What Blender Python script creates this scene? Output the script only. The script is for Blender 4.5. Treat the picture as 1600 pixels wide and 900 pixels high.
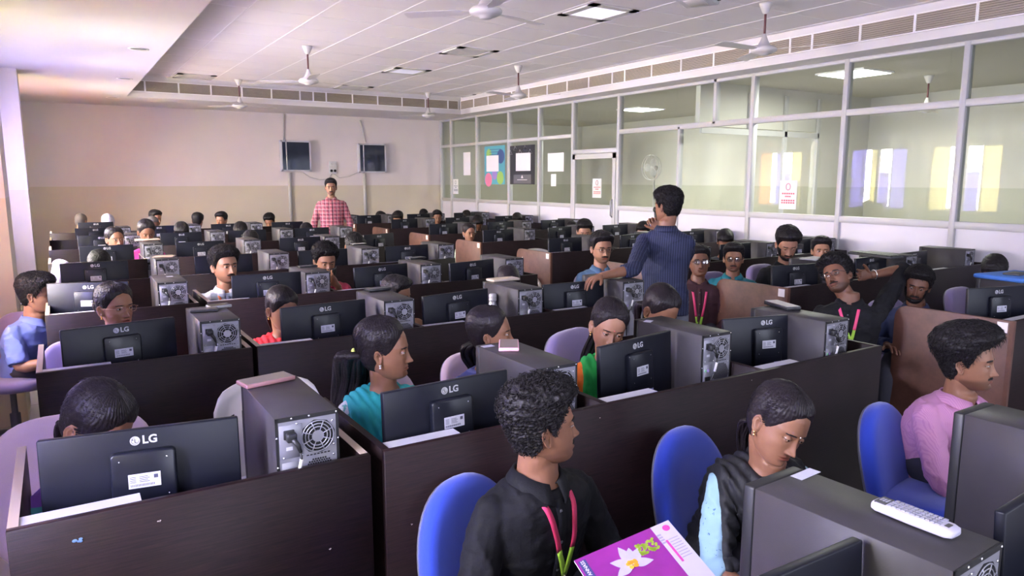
import bpy, bmesh, math, random
import numpy as np
from mathutils import Vector, Matrix, noise
from mathutils.bvhtree import BVHTree
random.seed(7)
PI = math.pi
S = bpy.context.scene
COL = S.collection
for o in list(bpy.data.objects): bpy.data.objects.remove(o)

# ------------------------------------------------------------------ camera
EYE = 1.75
FPX = 1123.254
RX = np.array([[0.84565777, -0.07986768, 0.52771591],
               [-0.53372552, -0.1265458, 0.83613589],
               [0.0, -0.98874027, -0.14964186]])
cd = bpy.data.cameras.new('camera'); cam = bpy.data.objects.new('camera', cd); COL.objects.link(cam)
_r = RX @ np.array([1, 0, 0]); _u = -(RX @ np.array([0, 1, 0])); _b = -(RX @ np.array([0, 0, 1]))
cam.matrix_world = Matrix(((_r[0], _u[0], _b[0], 0), (_r[1], _u[1], _b[1], 0), (_r[2], _u[2], _b[2], EYE), (0, 0, 0, 1)))
cd.sensor_width = 36; cd.lens = FPX * 36 / 1600; cd.clip_start = 0.05; cd.clip_end = 200
S.camera = cam
def ray(px, py): return RX @ np.array([px - 800, py - 450, FPX])
def atz(px, py, z):
    d = ray(px, py); t = (z - EYE) / d[2]; return Vector((d[0] * t, d[1] * t, z))
def aty(px, py, y):
    d = ray(px, py); t = y / d[1]; return Vector((d[0] * t, y, EYE + d[2] * t))
def atx(px, py, x):
    d = ray(px, py); t = x / d[0]; return Vector((x, d[1] * t, EYE + d[2] * t))

# ------------------------------------------------------------------ light and exposure
S.view_settings.view_transform = 'Standard'; S.view_settings.look = 'None'
S.view_settings.gamma = 1; S.view_settings.use_curve_mapping = False
S.view_settings.exposure = 1.95
W = bpy.data.worlds.new('sky'); S.world = W; W.use_nodes = True
bg = W.node_tree.nodes['Background']; bg.inputs[0].default_value = (0.72, 0.8, 1.0, 1); bg.inputs[1].default_value = 1.6
XL, XR, YB, YF = -0.75, 7.54, 15.0, -2.6         # left wall, glass partition, back wall, wall behind the viewer
XO = 11.6                                         # far wall of the office behind the glass
ZC, ZS = 3.40, 3.06                               # tiled ceiling, lower soffit
WIN_L = [(-1.9, -0.3), (0.55, 2.05), (4.0, 5.5), (7.0, 8.45), (8.9, 10.3), (11.5, 12.9)]   # windows of the left wall, from y to y
WIN_Z = (1.05, 2.47)
def area(name, loc, rot, sx, sy, power, color, spread=PI):
    l = bpy.data.lights.new(name, 'AREA'); l.shape = 'RECTANGLE'; l.size = sx; l.size_y = sy
    l.energy = power; l.color = color; l.spread = spread
    o = bpy.data.objects.new(name, l); COL.objects.link(o); o.location = loc; o.rotation_euler = rot
    return o
for i, (a, b) in enumerate(WIN_L):
    area('window_daylight', (XL - 0.42, (a + b) / 2, 1.85), (0, -PI / 2 + 0.30, 0), WIN_Z[1] - WIN_Z[0] + 0.1, b - a + 0.1, (12, 120, 160, 215, 215, 240)[i], ((0.80, 0.80, 1.0), (0.82, 0.80, 1.0), (0.95, 0.9, 0.98), (1.0, 0.94, 0.92), (1.0, 0.94, 0.90), (1.0, 0.95, 0.88))[i], math.radians(112))
for x in (0.9, 3.4, 5.9):
    area('window_daylight', (x, YF - 0.4, 1.85), (PI / 2, 0, 0), 1.7, 1.5, (14, 6, 3)[int(x // 2.5)], (0.84, 0.82, 1.0))

# ------------------------------------------------------------------ materials
MATS = {}
def nodemat(name):
    m = bpy.data.materials.new(name); m.use_nodes = True
    nt = m.node_tree; b = nt.nodes['Principled BSDF']
    return m, nt, b
def mat(name, col, rough=0.5, metal=0.0, spec=None, bump=0.0, bscale=60, var=0.0, vscale=6, sheen=0.0, stretch=None, emis=None, detail=3):
    """plain painted / plastic / cloth material with procedural variation and bump"""
    if name in MATS: return MATS[name]
    m, nt, b = nodemat(name)
    b.inputs['Base Color'].default_value = (*col, 1); b.inputs['Roughness'].default_value = rough
    b.inputs['Metallic'].default_value = metal
    if spec is not None: b.inputs['Specular IOR Level'].default_value = spec
    if sheen: b.inputs['Sheen Weight'].default_value = sheen
    if emis: b.inputs['Emission Color'].default_value = (*emis[0], 1); b.inputs['Emission Strength'].default_value = emis[1]
    tc = nt.nodes.new('ShaderNodeTexCoord'); mp = nt.nodes.new('ShaderNodeMapping')
    nt.links.new(tc.outputs['Object'], mp.inputs[0])
    if stretch: mp.inputs['Scale'].default_value = stretch
    if var:
        n = nt.nodes.new('ShaderNodeTexNoise'); n.inputs['Scale'].default_value = vscale; n.inputs['Detail'].default_value = detail
        nt.links.new(mp.outputs[0], n.inputs['Vector'])
        r = nt.nodes.new('ShaderNodeMixRGB'); r.blend_type = 'MIX'
        r.inputs[1].default_value = (*[max(0, c * (1 - var)) for c in col], 1); r.inputs[2].default_value = (*[min(1, c * (1 + var)) for c in col], 1)
        nt.links.new(n.outputs['Fac'], r.inputs[0]); nt.links.new(r.outputs[0], b.inputs['Base Color'])
    if bump:
        n = nt.nodes.new('ShaderNodeTexNoise'); n.inputs['Scale'].default_value = bscale; n.inputs['Detail'].default_value = detail
        nt.links.new(mp.outputs[0], n.inputs['Vector'])
        bp = nt.nodes.new('ShaderNodeBump'); bp.inputs['Strength'].default_value = bump; bp.inputs['Distance'].default_value = 0.01
        nt.links.new(n.outputs['Fac'], bp.inputs['Height']); nt.links.new(bp.outputs[0], b.inputs['Normal'])
    MATS[name] = m
    return m
def wood(name, c1, c2, rough=0.4, scale=(3, 3, 70)):
    m, nt, b = nodemat(name); b.inputs['Roughness'].default_value = rough
    tc = nt.nodes.new('ShaderNodeTexCoord'); mp = nt.nodes.new('ShaderNodeMapping'); mp.inputs['Scale'].default_value = scale
    nt.links.new(tc.outputs['Object'], mp.inputs[0])
    n = nt.nodes.new('ShaderNodeTexNoise'); n.inputs['Scale'].default_value = 3; n.inputs['Detail'].default_value = 6; n.inputs['Roughness'].default_value = 0.65
    nt.links.new(mp.outputs[0], n.inputs['Vector'])
    r = nt.nodes.new('ShaderNodeValToRGB'); r.color_ramp.elements[0].position = 0.35; r.color_ramp.elements[1].position = 0.7
    r.color_ramp.elements[0].color = (*c1, 1); r.color_ramp.elements[1].color = (*c2, 1)
    nt.links.new(n.outputs['Fac'], r.inputs[0]); nt.links.new(r.outputs[0], b.inputs['Base Color'])
    bp = nt.nodes.new('ShaderNodeBump'); bp.inputs['Strength'].default_value = 0.12; bp.inputs['Distance'].default_value = 0.004
    nt.links.new(n.outputs['Fac'], bp.inputs['Height']); nt.links.new(bp.outputs[0], b.inputs['Normal'])
    MATS[name] = m; return m
def twotone(name, lo, hi, zsplit, rough=0.6):
    """painted wall: lower band one colour, upper part another"""
    m, nt, b = nodemat(name); b.inputs['Roughness'].default_value = rough
    g = nt.nodes.new('ShaderNodeNewGeometry'); s = nt.nodes.new('ShaderNodeSeparateXYZ'); nt.links.new(g.outputs['Position'], s.inputs[0])
    c = nt.nodes.new('ShaderNodeMath'); c.operation = 'GREATER_THAN'; c.inputs[1].default_value = zsplit
    nt.links.new(s.outputs['Z'], c.inputs[0])
    r = nt.nodes.new('ShaderNodeMixRGB'); r.inputs[1].default_value = (*lo, 1); r.inputs[2].default_value = (*hi, 1)
    nt.links.new(c.outputs[0], r.inputs[0])
    n = nt.nodes.new('ShaderNodeTexNoise'); n.inputs['Scale'].default_value = 2.0; n.inputs['Detail'].default_value = 4
    nt.links.new(g.outputs['Position'], n.inputs['Vector'])
    x = nt.nodes.new('ShaderNodeMixRGB'); x.blend_type = 'MULTIPLY'; x.inputs[0].default_value = 0.12
    nt.links.new(r.outputs[0], x.inputs[1]); nt.links.new(n.outputs['Fac'], x.inputs[2]); nt.links.new(x.outputs[0], b.inputs['Base Color'])
    MATS[name] = m; return m
def glassmat(name, tint, refl):
    """thin pane: mostly see-through with a mirror share that grows at grazing angles"""
    m = bpy.data.materials.new(name); m.use_nodes = True; nt = m.node_tree; nt.nodes.clear()
    out = nt.nodes.new('ShaderNodeOutputMaterial'); mx = nt.nodes.new('ShaderNodeMixShader')
    t = nt.nodes.new('ShaderNodeBsdfTransparent'); t.inputs[0].default_value = (*tint, 1)
    g = nt.nodes.new('ShaderNodeBsdfGlossy'); g.inputs['Roughness'].default_value = 0.015; g.inputs[0].default_value = (1, 1, 1, 1)
    f = nt.nodes.new('ShaderNodeLayerWeight'); f.inputs[0].default_value = refl
    ge = nt.nodes.new('ShaderNodeNewGeometry'); iv = nt.nodes.new('ShaderNodeMath'); iv.operation = 'SUBTRACT'; iv.inputs[0].default_value = 1
    mu = nt.nodes.new('ShaderNodeMath'); mu.operation = 'MULTIPLY'; nt.links.new(ge.outputs['Backfacing'], iv.inputs[1])
    nt.links.new(f.outputs['Fresnel'], mu.inputs[0]); nt.links.new(iv.outputs[0], mu.inputs[1])     # one reflecting side, no trapped light inside the pane
    nt.links.new(mu.outputs[0], mx.inputs[0]); nt.links.new(t.outputs[0], mx.inputs[1]); nt.links.new(g.outputs[0], mx.inputs[2])
    nt.links.new(mx.outputs[0], out.inputs[0]); MATS[name] = m; return m

# ------------------------------------------------------------------ mesh helpers
class MB:
    def __init__(s): s.v = []; s.f = []; s.m = []; s.smooth = []; s.attr = {}
    def add(s, vs, fs, m=0, smooth=False):
        o = len(s.v); s.v += [tuple(v) for v in vs]
        for f in fs: s.f.append([i + o for i in f]); s.m.append(m); s.smooth.append(smooth)
        return s
    def box(s, x0, x1, y0, y1, z0, z1, m=0, bev=0.0, M=None, seg=2):
        if bev <= 0:
            vs = [(x0, y0, z0), (x1, y0, z0), (x1, y1, z0), (x0, y1, z0), (x0, y0, z1), (x1, y0, z1), (x1, y1, z1), (x0, y1, z1)]
            fs = [(0, 3, 2, 1), (4, 5, 6, 7), (0, 1, 5, 4), (1, 2, 6, 5), (2, 3, 7, 6), (3, 0, 4, 7)]
            if M: vs = [M @ Vector(v) for v in vs]
            return s.add(vs, fs, m)
        bm = bmesh.new(); bmesh.ops.create_cube(bm, size=1)
        for v in bm.verts: v.co = Vector(((x0 + x1) / 2 + v.co.x * (x1 - x0), (y0 + y1) / 2 + v.co.y * (y1 - y0), (z0 + z1) / 2 + v.co.z * (z1 - z0)))
        bmesh.ops.bevel(bm, geom=bm.edges[:] , offset=bev, segments=seg, profile=0.5, affect='EDGES', clamp_overlap=True)
        return s.frombm(bm, m, M, True)
    def frombm(s, bm, m=0, M=None, smooth=False):
        bm.verts.index_update()
        vs = [(M @ v.co) if M else v.co.copy() for v in bm.verts]; fs = [[v.index for v in f.verts] for f in bm.faces]
        s.add(vs, fs, m, smooth); bm.free(); return s
    def prism(s, pts, d0, d1, axis='y', m=0, M=None, bev=0.0):
        """outline pts (a,b) pushed from d0 to d1 along axis"""
        bm = bmesh.new()
        def P(a, b, d): return {'y': (a, d, b), 'x': (d, a, b), 'z': (a, b, d)}[axis]
        lo = [bm.verts.new(P(a, b, d0)) for a, b in pts]; hi = [bm.verts.new(P(a, b, d1)) for a, b in pts]
        n = len(pts); bm.faces.new(lo); bm.faces.new(hi[::-1])
        for i in range(n): bm.faces.new((lo[i], hi[i], hi[(i + 1) % n], lo[(i + 1) % n]))
        bmesh.ops.recalc_face_normals(bm, faces=bm.faces)
        if bev: bmesh.ops.bevel(bm, geom=[e for e in bm.edges], offset=bev, segments=2, profile=0.5, affect='EDGES', clamp_overlap=True)
        return s.frombm(bm, m, M, bev > 0)
    def lathe(s, prof, c=(0, 0, 0), n=24, m=0, M=None, axis='z', smooth=True):
        vs = []; fs = []
        for r, h in prof:
            for i in range(n):
                a = 2 * PI * i / n; x, y = r * math.cos(a), r * math.sin(a)
                p = {'z': (x, y, h), 'y': (x, h, y), 'x': (h, x, y)}[axis]
                p = Vector(p) + Vector(c); vs.append(M @ p if M else p)
        for j in range(len(prof) - 1):
            for i in range(n):
                a, b = j * n + i, j * n + (i + 1) % n; fs.append((a, b, b + n, a + n))
        fs.append(tuple(range(n))[::-1]); fs.append(tuple(range((len(prof) - 1) * n, len(prof) * n)))
        return s.add(vs, fs, m, smooth)
    def tube(s, pts, r, n=8, m=0, closed=False, flat=1.0, up=None):
        pts = [Vector(p) for p in pts]; k = len(pts)
        rs = r if isinstance(r, (list, tuple)) else [r] * k
        vs = []; fs = []; prev = Vector(up) if up else None
        for i, p in enumerate(pts):
            a = pts[(i - 1) % k if closed else max(0, i - 1)]; b = pts[(i + 1) % k if closed else min(k - 1, i + 1)]
            t = (b - a); t = t.normalized() if t.length > 1e-9 else Vector((0, 0, 1))
            if prev is None: prev = Vector((0, 0, 1)) if abs(t.z) < 0.9 else Vector((1, 0, 0))
            u = prev - t * prev.dot(t); u = u.normalized() if u.length > 1e-6 else t.orthogonal().normalized()
            w = t.cross(u); prev = u
            for j in range(n):
                an = 2 * PI * j / n; vs.append(p + u * (math.cos(an) * rs[i] * flat) + w * (math.sin(an) * rs[i]))
        for i in range(k if closed else k - 1):
            for j in range(n):
                a = i * n + j; b = i * n + (j + 1) % n; c2 = ((i + 1) % k) * n
                fs.append((a, b, c2 + (j + 1) % n, c2 + j))
        if not closed: fs.append(tuple(range(n))[::-1]); fs.append(tuple(range((k - 1) * n, k * n)))
        return s.add(vs, fs, m, True)
    def ball(s, c, r, n=12, m=0, sc=(1, 1, 1), M=None):
        prof = [(max(1e-4, r * math.sin(PI * i / n)), -r * math.cos(PI * i / n)) for i in range(n + 1)]
        vs0 = len(s.v); s.lathe(prof, (0, 0, 0), n * 2, m)
        for i in range(vs0, len(s.v)):
            v = s.v[i]; p = Vector((v[0] * sc[0], v[1] * sc[1], v[2] * sc[2])) 
            if M: p = M @ p
            s.v[i] = tuple(p + Vector(c))
        return s
    def mesh(s, name, mats):
        me = bpy.data.meshes.new(name); me.from_pydata([tuple(v) for v in s.v], [], s.f)
        for mm in (mats if isinstance(mats, (list, tuple)) else [mats]): me.materials.append(mm)
        me.polygons.foreach_set('material_index', s.m); me.polygons.foreach_set('use_smooth', s.smooth)
        me.update(); return me
    def build(s, name, mats, parent=None, loc=None, auto=None):
        me = s.mesh(name, mats)
        o = bpy.data.objects.new(name, me); COL.objects.link(o)
        if parent: o.parent = parent
        if loc: o.location = loc
        if auto:
            me.shade_smooth()
            me.set_sharp_from_angle(angle=math.radians(auto))
        return o
def tag(o, label=None, cat=None, group=None, kind=None):
    if label: o['label'] = label
    if cat: o['category'] = cat
    if group: o['group'] = group
    if kind: o['kind'] = kind
    return o
def struct(o): o['kind'] = 'structure'; return o
def empty(name, loc=(0, 0, 0), rz=0.0, label=None, cat=None, group=None, kind=None):
    o = bpy.data.objects.new(name, None); COL.objects.link(o); o.location = loc; o.rotation_euler = (0, 0, rz)
    o.empty_display_size = 0.1
    return tag(o, label, cat, group, kind)
def copy_tree(o, parent=None):
    c = o.copy(); COL.objects.link(c); c.parent = parent
    for ch in list(o.children): copy_tree(ch, c)
    return c
_tc = {}
def text_mesh(txt, size, depth=0.0006, M=None, bold=0.0):
    key = (txt, size, depth, bold)
    if key not in _tc:
        c = bpy.data.curves.new('lettering', 'FONT'); c.body = txt; c.size = size; c.extrude = depth; c.align_x = 'CENTER'; c.align_y = 'CENTER'; c.resolution_u = 3
        c.offset = bold
        o = bpy.data.objects.new('lettering', c); COL.objects.link(o)
        bpy.context.view_layer.update()
        me = bpy.data.meshes.new_from_object(o.evaluated_get(bpy.context.evaluated_depsgraph_get()))
        _tc[key] = ([v.co.copy() for v in me.vertices], [list(p.vertices) for p in me.polygons])
        bpy.data.objects.remove(o); bpy.data.curves.remove(c); bpy.data.meshes.remove(me)
    return _tc[key]
def add_text(mb, txt, size, M, m=0, depth=0.0006, bold=0.0):
    vs, fs = text_mesh(txt, size, depth, None, bold); mb.add([M @ v for v in vs], fs, m)
def onback(x, y, z):      # text lying in the XZ plane, readable from -Y
    return Matrix.Translation((x, y, z)) @ Matrix.Rotation(PI / 2, 4, 'X')

dark_wood = wood('dark_wenge_laminate', (0.007, 0.004, 0.005), (0.021, 0.009, 0.010), 0.45); dark_wood.node_tree.nodes['Principled BSDF'].inputs['Specular IOR Level'].default_value = 0.2
brown_wood = wood('brown_laminate', (0.085, 0.034, 0.024), (0.14, 0.058, 0.04), 0.5, (30, 4, 4))
edge_wood = mat('cream_edge_band', (0.42, 0.33, 0.26), 0.5)
desk_white = mat('pale_desk_laminate', (0.50, 0.49, 0.54), 0.4, var=0.05)
desk_dark = mat('desk_dark_top', (0.06, 0.045, 0.05), 0.4, var=0.2)
tape = mat('white_masking_tape', (0.72, 0.68, 0.66), 0.6, var=0.15, vscale=40)
alu = mat('powder_coated_aluminium', (0.50, 0.49, 0.50), 0.45, var=0.04)
white_panel = mat('white_laminate_panel', (0.62, 0.60, 0.66), 0.45, var=0.03)
mblack = mat('black_monitor_plastic', (0.007, 0.008, 0.015), 0.38, spec=0.3, bump=0.04, bscale=900)
mblack2 = mat('black_glossy_plastic', (0.007, 0.008, 0.014), 0.3, spec=0.35)
mscreen = mat('monitor_screen', (0.01, 0.01, 0.012), 0.12)
labelw = mat('white_sticker', (0.50, 0.50, 0.58), 0.5)
ink = mat('printed_ink', (0.06, 0.06, 0.10), 0.6)
logo_m = mat('silver_print', (0.45, 0.45, 0.48), 0.4)
case_m = mat('grey_steel_case', (0.042, 0.038, 0.042), 0.46, spec=0.25, bump=0.03, bscale=300, var=0.25, vscale=9)
case_blk = mat('black_steel', (0.012, 0.012, 0.014), 0.45)
zinc = mat('zinc_rear_panel', (0.25, 0.25, 0.29), 0.42, metal=0.3, var=0.1, vscale=12)
zinc2 = mat('silver_grille', (0.36, 0.36, 0.41), 0.35, metal=0.5)
hole = mat('dark_opening', (0.006, 0.006, 0.008), 0.8)
screwm = mat('screw_steel', (0.8, 0.8, 0.82), 0.25, metal=0.9)
rubber = mat('black_rubber', (0.012, 0.012, 0.014), 0.5)
white_pl = mat('white_plastic', (0.6, 0.59, 0.6), 0.4)
# ------------------------------------------------------------------ room shell
wall_m = twotone('painted_wall', (0.66, 0.59, 0.48), (0.75, 0.68, 0.68), 1.62)
ceil_m = mat('white_soffit_paint', (0.66, 0.63, 0.64), 0.7, var=0.02)
tile_m = mat('ceiling_tile', (0.80, 0.76, 0.77), 0.85, bump=0.15, bscale=220, var=0.05, vscale=1.7)
tbar_m = mat('white_t_bar', (0.88, 0.85, 0.87), 0.4)
mb = MB(); mb.box(XL - 0.2, XO + 0.2, YF - 0.1, YB + 0.2, -0.1, 0)
def floor_mat():
    m, nt, b = nodemat('vitrified_floor_tiles'); b.inputs['Roughness'].default_value = 0.25
    g = nt.nodes.new('ShaderNodeNewGeometry'); br = nt.nodes.new('ShaderNodeTexBrick'); br.offset = 0; br.inputs['Scale'].default_value = 1
    br.inputs['Brick Width'].default_value = 0.6; br.inputs['Row Height'].default_value = 0.6; br.inputs['Mortar Size'].default_value = 0.004
    br.inputs['Color1'].default_value = (0.42, 0.40, 0.38, 1); br.inputs['Color2'].default_value = (0.46, 0.43, 0.40, 1); br.inputs['Mortar'].default_value = (0.2, 0.19, 0.18, 1)
    nt.links.new(g.outputs['Position'], br.inputs['Vector']); nt.links.new(br.outputs['Color'], b.inputs['Base Color']); return m
struct(mb.build('floor', floor_mat()))
mb = MB(); mb.box(XL - 0.2, XR + 0.0, YB, YB + 0.2, 0, 3.6); struct(mb.build('wall_back', wall_m))
# left wall with window openings
mb = MB(); ys = [YF] + [v for w in WIN_L for v in w] + [YB]
for i in range(0, len(ys), 2): mb.box(XL - 0.2, XL, ys[i], ys[i + 1], 0, 3.6)
for a, b in WIN_L: mb.box(XL - 0.2, XL, a, b, 0, WIN_Z[0]); mb.box(XL - 0.2, XL, a, b, WIN_Z[1], 3.6)
struct(mb.build('wall_left', wall_m))
# wall behind the viewer with three window openings
mb = MB(); xs = [XL, 0.05, 1.75, 2.55, 4.25, 5.05, 6.75, XO]
for i in range(0, len(xs), 2): mb.box(xs[i], xs[i + 1], YF - 0.2, YF, 0, 3.6)
for i in range(1, len(xs) - 1, 2): mb.box(xs[i], xs[i + 1], YF - 0.2, YF, 0, 1.1); mb.box(xs[i], xs[i + 1], YF - 0.2, YF, 2.6, 3.6)
struct(mb.build('wall_front', wall_m))
# pillar on the left wall
mb = MB(); mb.box(XL, -0.29, 6.1, 6.65, 0, 3.1); struct(mb.build('wall_near_pillar', wall_m))
mb = MB(); mb.box(XL, -0.27, 10.68, 11.2, 0, 3.1); struct(mb.build('wall_far_pillar', wall_m))
# soffit ring and tiled tray
TX0, TX1, TY0, TY1 = 1.10, 7.16, -1.4, 13.30
mb = MB(); zt = ZC + 0.25
mb.box(XL - 0.2, TX0, YF, YB, ZS, zt); mb.box(TX0, TX1, TY1, YB, ZS, zt); mb.box(TX1, XR + 0.12, YF, YB, ZS, zt); mb.box(TX0, TX1, YF, TY0, ZS, zt)
struct(mb.build('ceiling_soffit', ceil_m)); 
mb = MB(); mb.box(TX0, TX1, TY0, TY1, ZC, ZC + 0.2); struct(mb.build('ceiling', tile_m))
mb = MB(); g0x = 1.74; GP = 0.667
for k in range(-1, 10):
    x = g0x + GP * k
    if TX0 < x < TX1: mb.box(x - 0.006, x + 0.006, TY0, TY1, ZC - 0.003, ZC + 0.01)
for k in range(-16, 10):
    y = 7.57 + GP * k
    if TY0 < y < TY1: mb.box(TX0, TX1, y - 0.004, y + 0.004, ZC - 0.002, ZC + 0.01)
struct(mb.build('trim_ceiling_grid', tbar_m))
# beige air grilles in the tray upstand
slat_m = mat('beige_grille_slat', (0.44, 0.38, 0.32), 0.55); slat_back = mat('grille_shadow_void', (0.05, 0.035, 0.03), 0.8)
def grille(L):
    root = empty('air_grille', (0, 0, 0))
    f = MB(); z0, z1 = -0.085, 0.085
    f.box(0, L, 0, 0.012, z1 - 0.006, z1 + 0.004); f.box(0, L, 0, 0.012, z0 - 0.004, z0 + 0.006)
    f.box(0, 0.010, 0, 0.014, z0, z1); f.box(L - 0.010, L, 0, 0.014, z0, z1); f.build('frame', tbar_m, root)
    b = MB(); b.box(0.0, L, -0.004, 0.0, z0, z1); b.build('backing', slat_back, root)
    s = MB()
    for k in range(8):
        z = z0 + 0.012 + k * 0.0205
        s.add([(0.010, 0.012, z - 0.001), (L - 0.010, 0.012, z - 0.001), (L - 0.010, 0.001, z + 0.014), (0.010, 0.001, z + 0.014),
               (0.010, 0.012, z + 0.003), (L - 0.010, 0.012, z + 0.003), (L - 0.010, 0.001, z + 0.018), (0.010, 0.001, z + 0.018)],
              [(0, 1, 2, 3), (4, 7, 6, 5), (0, 4, 5, 1), (3, 2, 6, 7), (0, 3, 7, 4), (1, 5, 6, 2)])
    s.build('slats', slat_m, root)
    return root
gl = {}
def place_grille(L, loc, rz, label, group):
    k = round(L, 3)
    if k not in gl: gl[k] = grille(L); o = gl[k]
    else: o = copy_tree(gl[k])
    o.location = loc; o.rotation_euler = (0, 0, rz); tag(o, label, 'air vent', group)
GZ = 3.235
x = TX0 + 0.03; i = 0
while x < TX1 - 0.1:
    L = 0.24 if i % 7 in (0, 6) else 0.5
    L = min(L, TX1 - x)
    place_grille(round(L - 0.004, 3), (x + L, TY1 - 0.016, GZ), PI, 'beige slatted air grille high along the back edge of the ceiling tray', 'air grilles along the back of the ceiling tray'); x += L; i += 1
y = TY1 - 0.02; i = 0
while y > -1.2:
    L = 0.28 if i % 6 == 3 else 0.56
    place_grille(round(L - 0.004, 3), (TX1 - 0.016, y - L, GZ), PI / 2, 'beige slatted air grille above the glass partition', 'air grilles above the glass partition'); y -= L; i += 1
# downlights in the left soffit
dl_m = mat('downlight_reflector', (0.35, 0.35, 0.37), 0.3, metal=0.6)
for i, (x, y, w) in enumerate([(0.84, 8.45, 'nearest of the three along the left soffit'), (0.90, 11.0, 'middle one of the three along the left soffit'), (0.92, 13.6, 'farthest of the three along the left soffit')]):
    r = empty('downlight', (x, y, ZS), 0, 'round recessed downlight, ' + w, 'downlight', 'recessed downlights')
    a = MB(); a.lathe([(0.075, 0), (0.095, -0.006), (0.098, 0)], n=28); a.build('ring', tbar_m, r)
    a = MB(); a.lathe([(0.0749, -0.0012), (0.04, -0.001), (0.03, -0.0015)], n=28); a.build('lamp', dl_m, r)
# recessed square lights in the tiled ceiling
off_m = mat('unlit_diffuser', (0.62, 0.60, 0.59), 0.5, bump=0.3, bscale=120); lens_off = mat('light_frame_grey', (0.66, 0.63, 0.61), 0.5)
lit_m = mat('lit_diffuser', (0.8, 0.78, 0.9), 0.5, bump=0.3, bscale=120, emis=((0.82, 0.76, 1.0), 0.3))
dim_m = mat('dim_diffuser', (0.7, 0.68, 0.8), 0.5, emis=((0.85, 0.82, 1.0), 0.10))
for px, py, mm, lab in [(930, 17, lit_m, 'square recessed ceiling light glowing lavender'), (735, 82, off_m, 'unlit square ceiling light between the fans, grey'), (637, 111, dim_m, 'dimly lit rectangular ceiling light behind the grey unlit one'),
                        (548, 137, off_m, 'unlit ceiling light right of the back left fan'), (300, 119, off_m, 'unlit ceiling light at the far left of the tiles'), (738, 151, off_m, 'unlit ceiling light in the far right corner of the tiles')]:
    p = atz(px, py, ZC)
    kx = round((p.x - g0x - GP / 2) / GP) * GP + g0x + GP / 2; ky = round((p.y - 7.57 - GP / 2) / GP) * GP + 7.57 + GP / 2
    ky = min(ky, TY1 - 0.36); r = empty('ceiling_light', (kx, ky, ZC), 0, lab, 'ceiling light', 'recessed ceiling lights')
    a = MB()
    for q in range(4):
        M = Matrix.Rotation(q * PI / 2, 4, 'Z'); a.box(-0.29, 0.29, 0.20, 0.29, -0.012, 0.0, M=M)
    a.build('frame', lens_off, r); a = MB(); a.box(-0.2, 0.2, -0.2, 0.2, -0.008, 0); a.build('diffuser', mm, r)
# grills, frames, sashes of the left windows
lilac = mat('lilac_curtain', (0.50, 0.44, 0.78), 0.8); 
def translucent(name, col):
    m = bpy.data.materials.new(name); m.use_nodes = True; nt = m.node_tree; nt.nodes.clear()
    out = nt.nodes.new('ShaderNodeOutputMaterial'); mx = nt.nodes.new('ShaderNodeMixShader'); mx.inputs[0].default_value = 0.5
    t = nt.nodes.new('ShaderNodeBsdfTranslucent'); t.inputs[0].default_value = (*col, 1); g = nt.nodes.new('ShaderNodeBsdfDiffuse'); g.inputs[0].default_value = (*col, 1)
    nt.links.new(t.outputs[0], mx.inputs[1]); nt.links.new(g.outputs[0], mx.inputs[2]); nt.links.new(mx.outputs[0], out.inputs[0]); return m
lil_t = translucent('lilac_film', (0.50, 0.47, 0.85)); yel_t = translucent('yellow_film', (0.9, 0.86, 0.55)); ora_t = translucent('orange_board', (0.85, 0.5, 0.25))
bar_m = mat('window_grill_steel', (0.10, 0.10, 0.11), 0.5)
for i, (a0, b0) in enumerate(WIN_L):
    z0, z1 = WIN_Z
    r = empty('window_%d' % (i + 1), (XL - 0.1, (a0 + b0) / 2, z0), 0, kind='structure')
    w = (b0 - a0) / 2; h = z1 - z0
    f = MB(); 
    for (u0, u1, v0, v1) in [(-w, w, 0, 0.05), (-w, w, h - 0.05, h), (-w, -w + 0.05, 0, h), (w - 0.05, w, 0, h), (-0.03, 0.03, 0, h)]:
        f.box(-0.03, 0.03, u0, u1, v0, v1)
    f.build('window_frame', tbar_m, r)
    g = MB()
    for k in range(1, 9): g.box(0.045, 0.055, -w, w, h * k / 9 - 0.005, h * k / 9 + 0.005)
    for k in range(1, 4): g.box(0.04, 0.06, -w + 2 * w * k / 4 - 0.006, -w + 2 * w * k / 4 + 0.006, 0, h)
    g.build('window_grill', bar_m, r)
    c = MB(); c.box(-0.012, -0.006, -w + 0.05, -w * 0.42, 0.05, h - 0.05); c.build('window_film', (lil_t, yel_t)[i % 2], r)
    c = MB(); c.box(-0.012, -0.006, w * 0.45, w - 0.05, 0.05, h - 0.05); c.build('window_film', (yel_t, lil_t, ora_t)[i % 3], r)
    c = MB(); c.box(-0.012, -0.006, -w * 0.38, -0.04, 0.05, h * 0.6); c.build('window_film', lil_t, r)
    c = MB(); c.box(-0.012, -0.006, 0.04, w * 0.25, 0.05, h - 0.05); c.build('window_film', (lil_t, yel_t)[(i + 1) % 2], r)
# skirting
sk = mat('dark_skirting', (0.03, 0.026, 0.03), 0.4)
mb = MB(); mb.box(XL, XL + 0.015, YF, YB, 0, 0.12); struct(mb.build('baseboard_left', sk))
mb = MB(); mb.box(XL, XR, YB - 0.015, YB, 0, 0.12); struct(mb.build('baseboard_back', sk))

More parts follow.
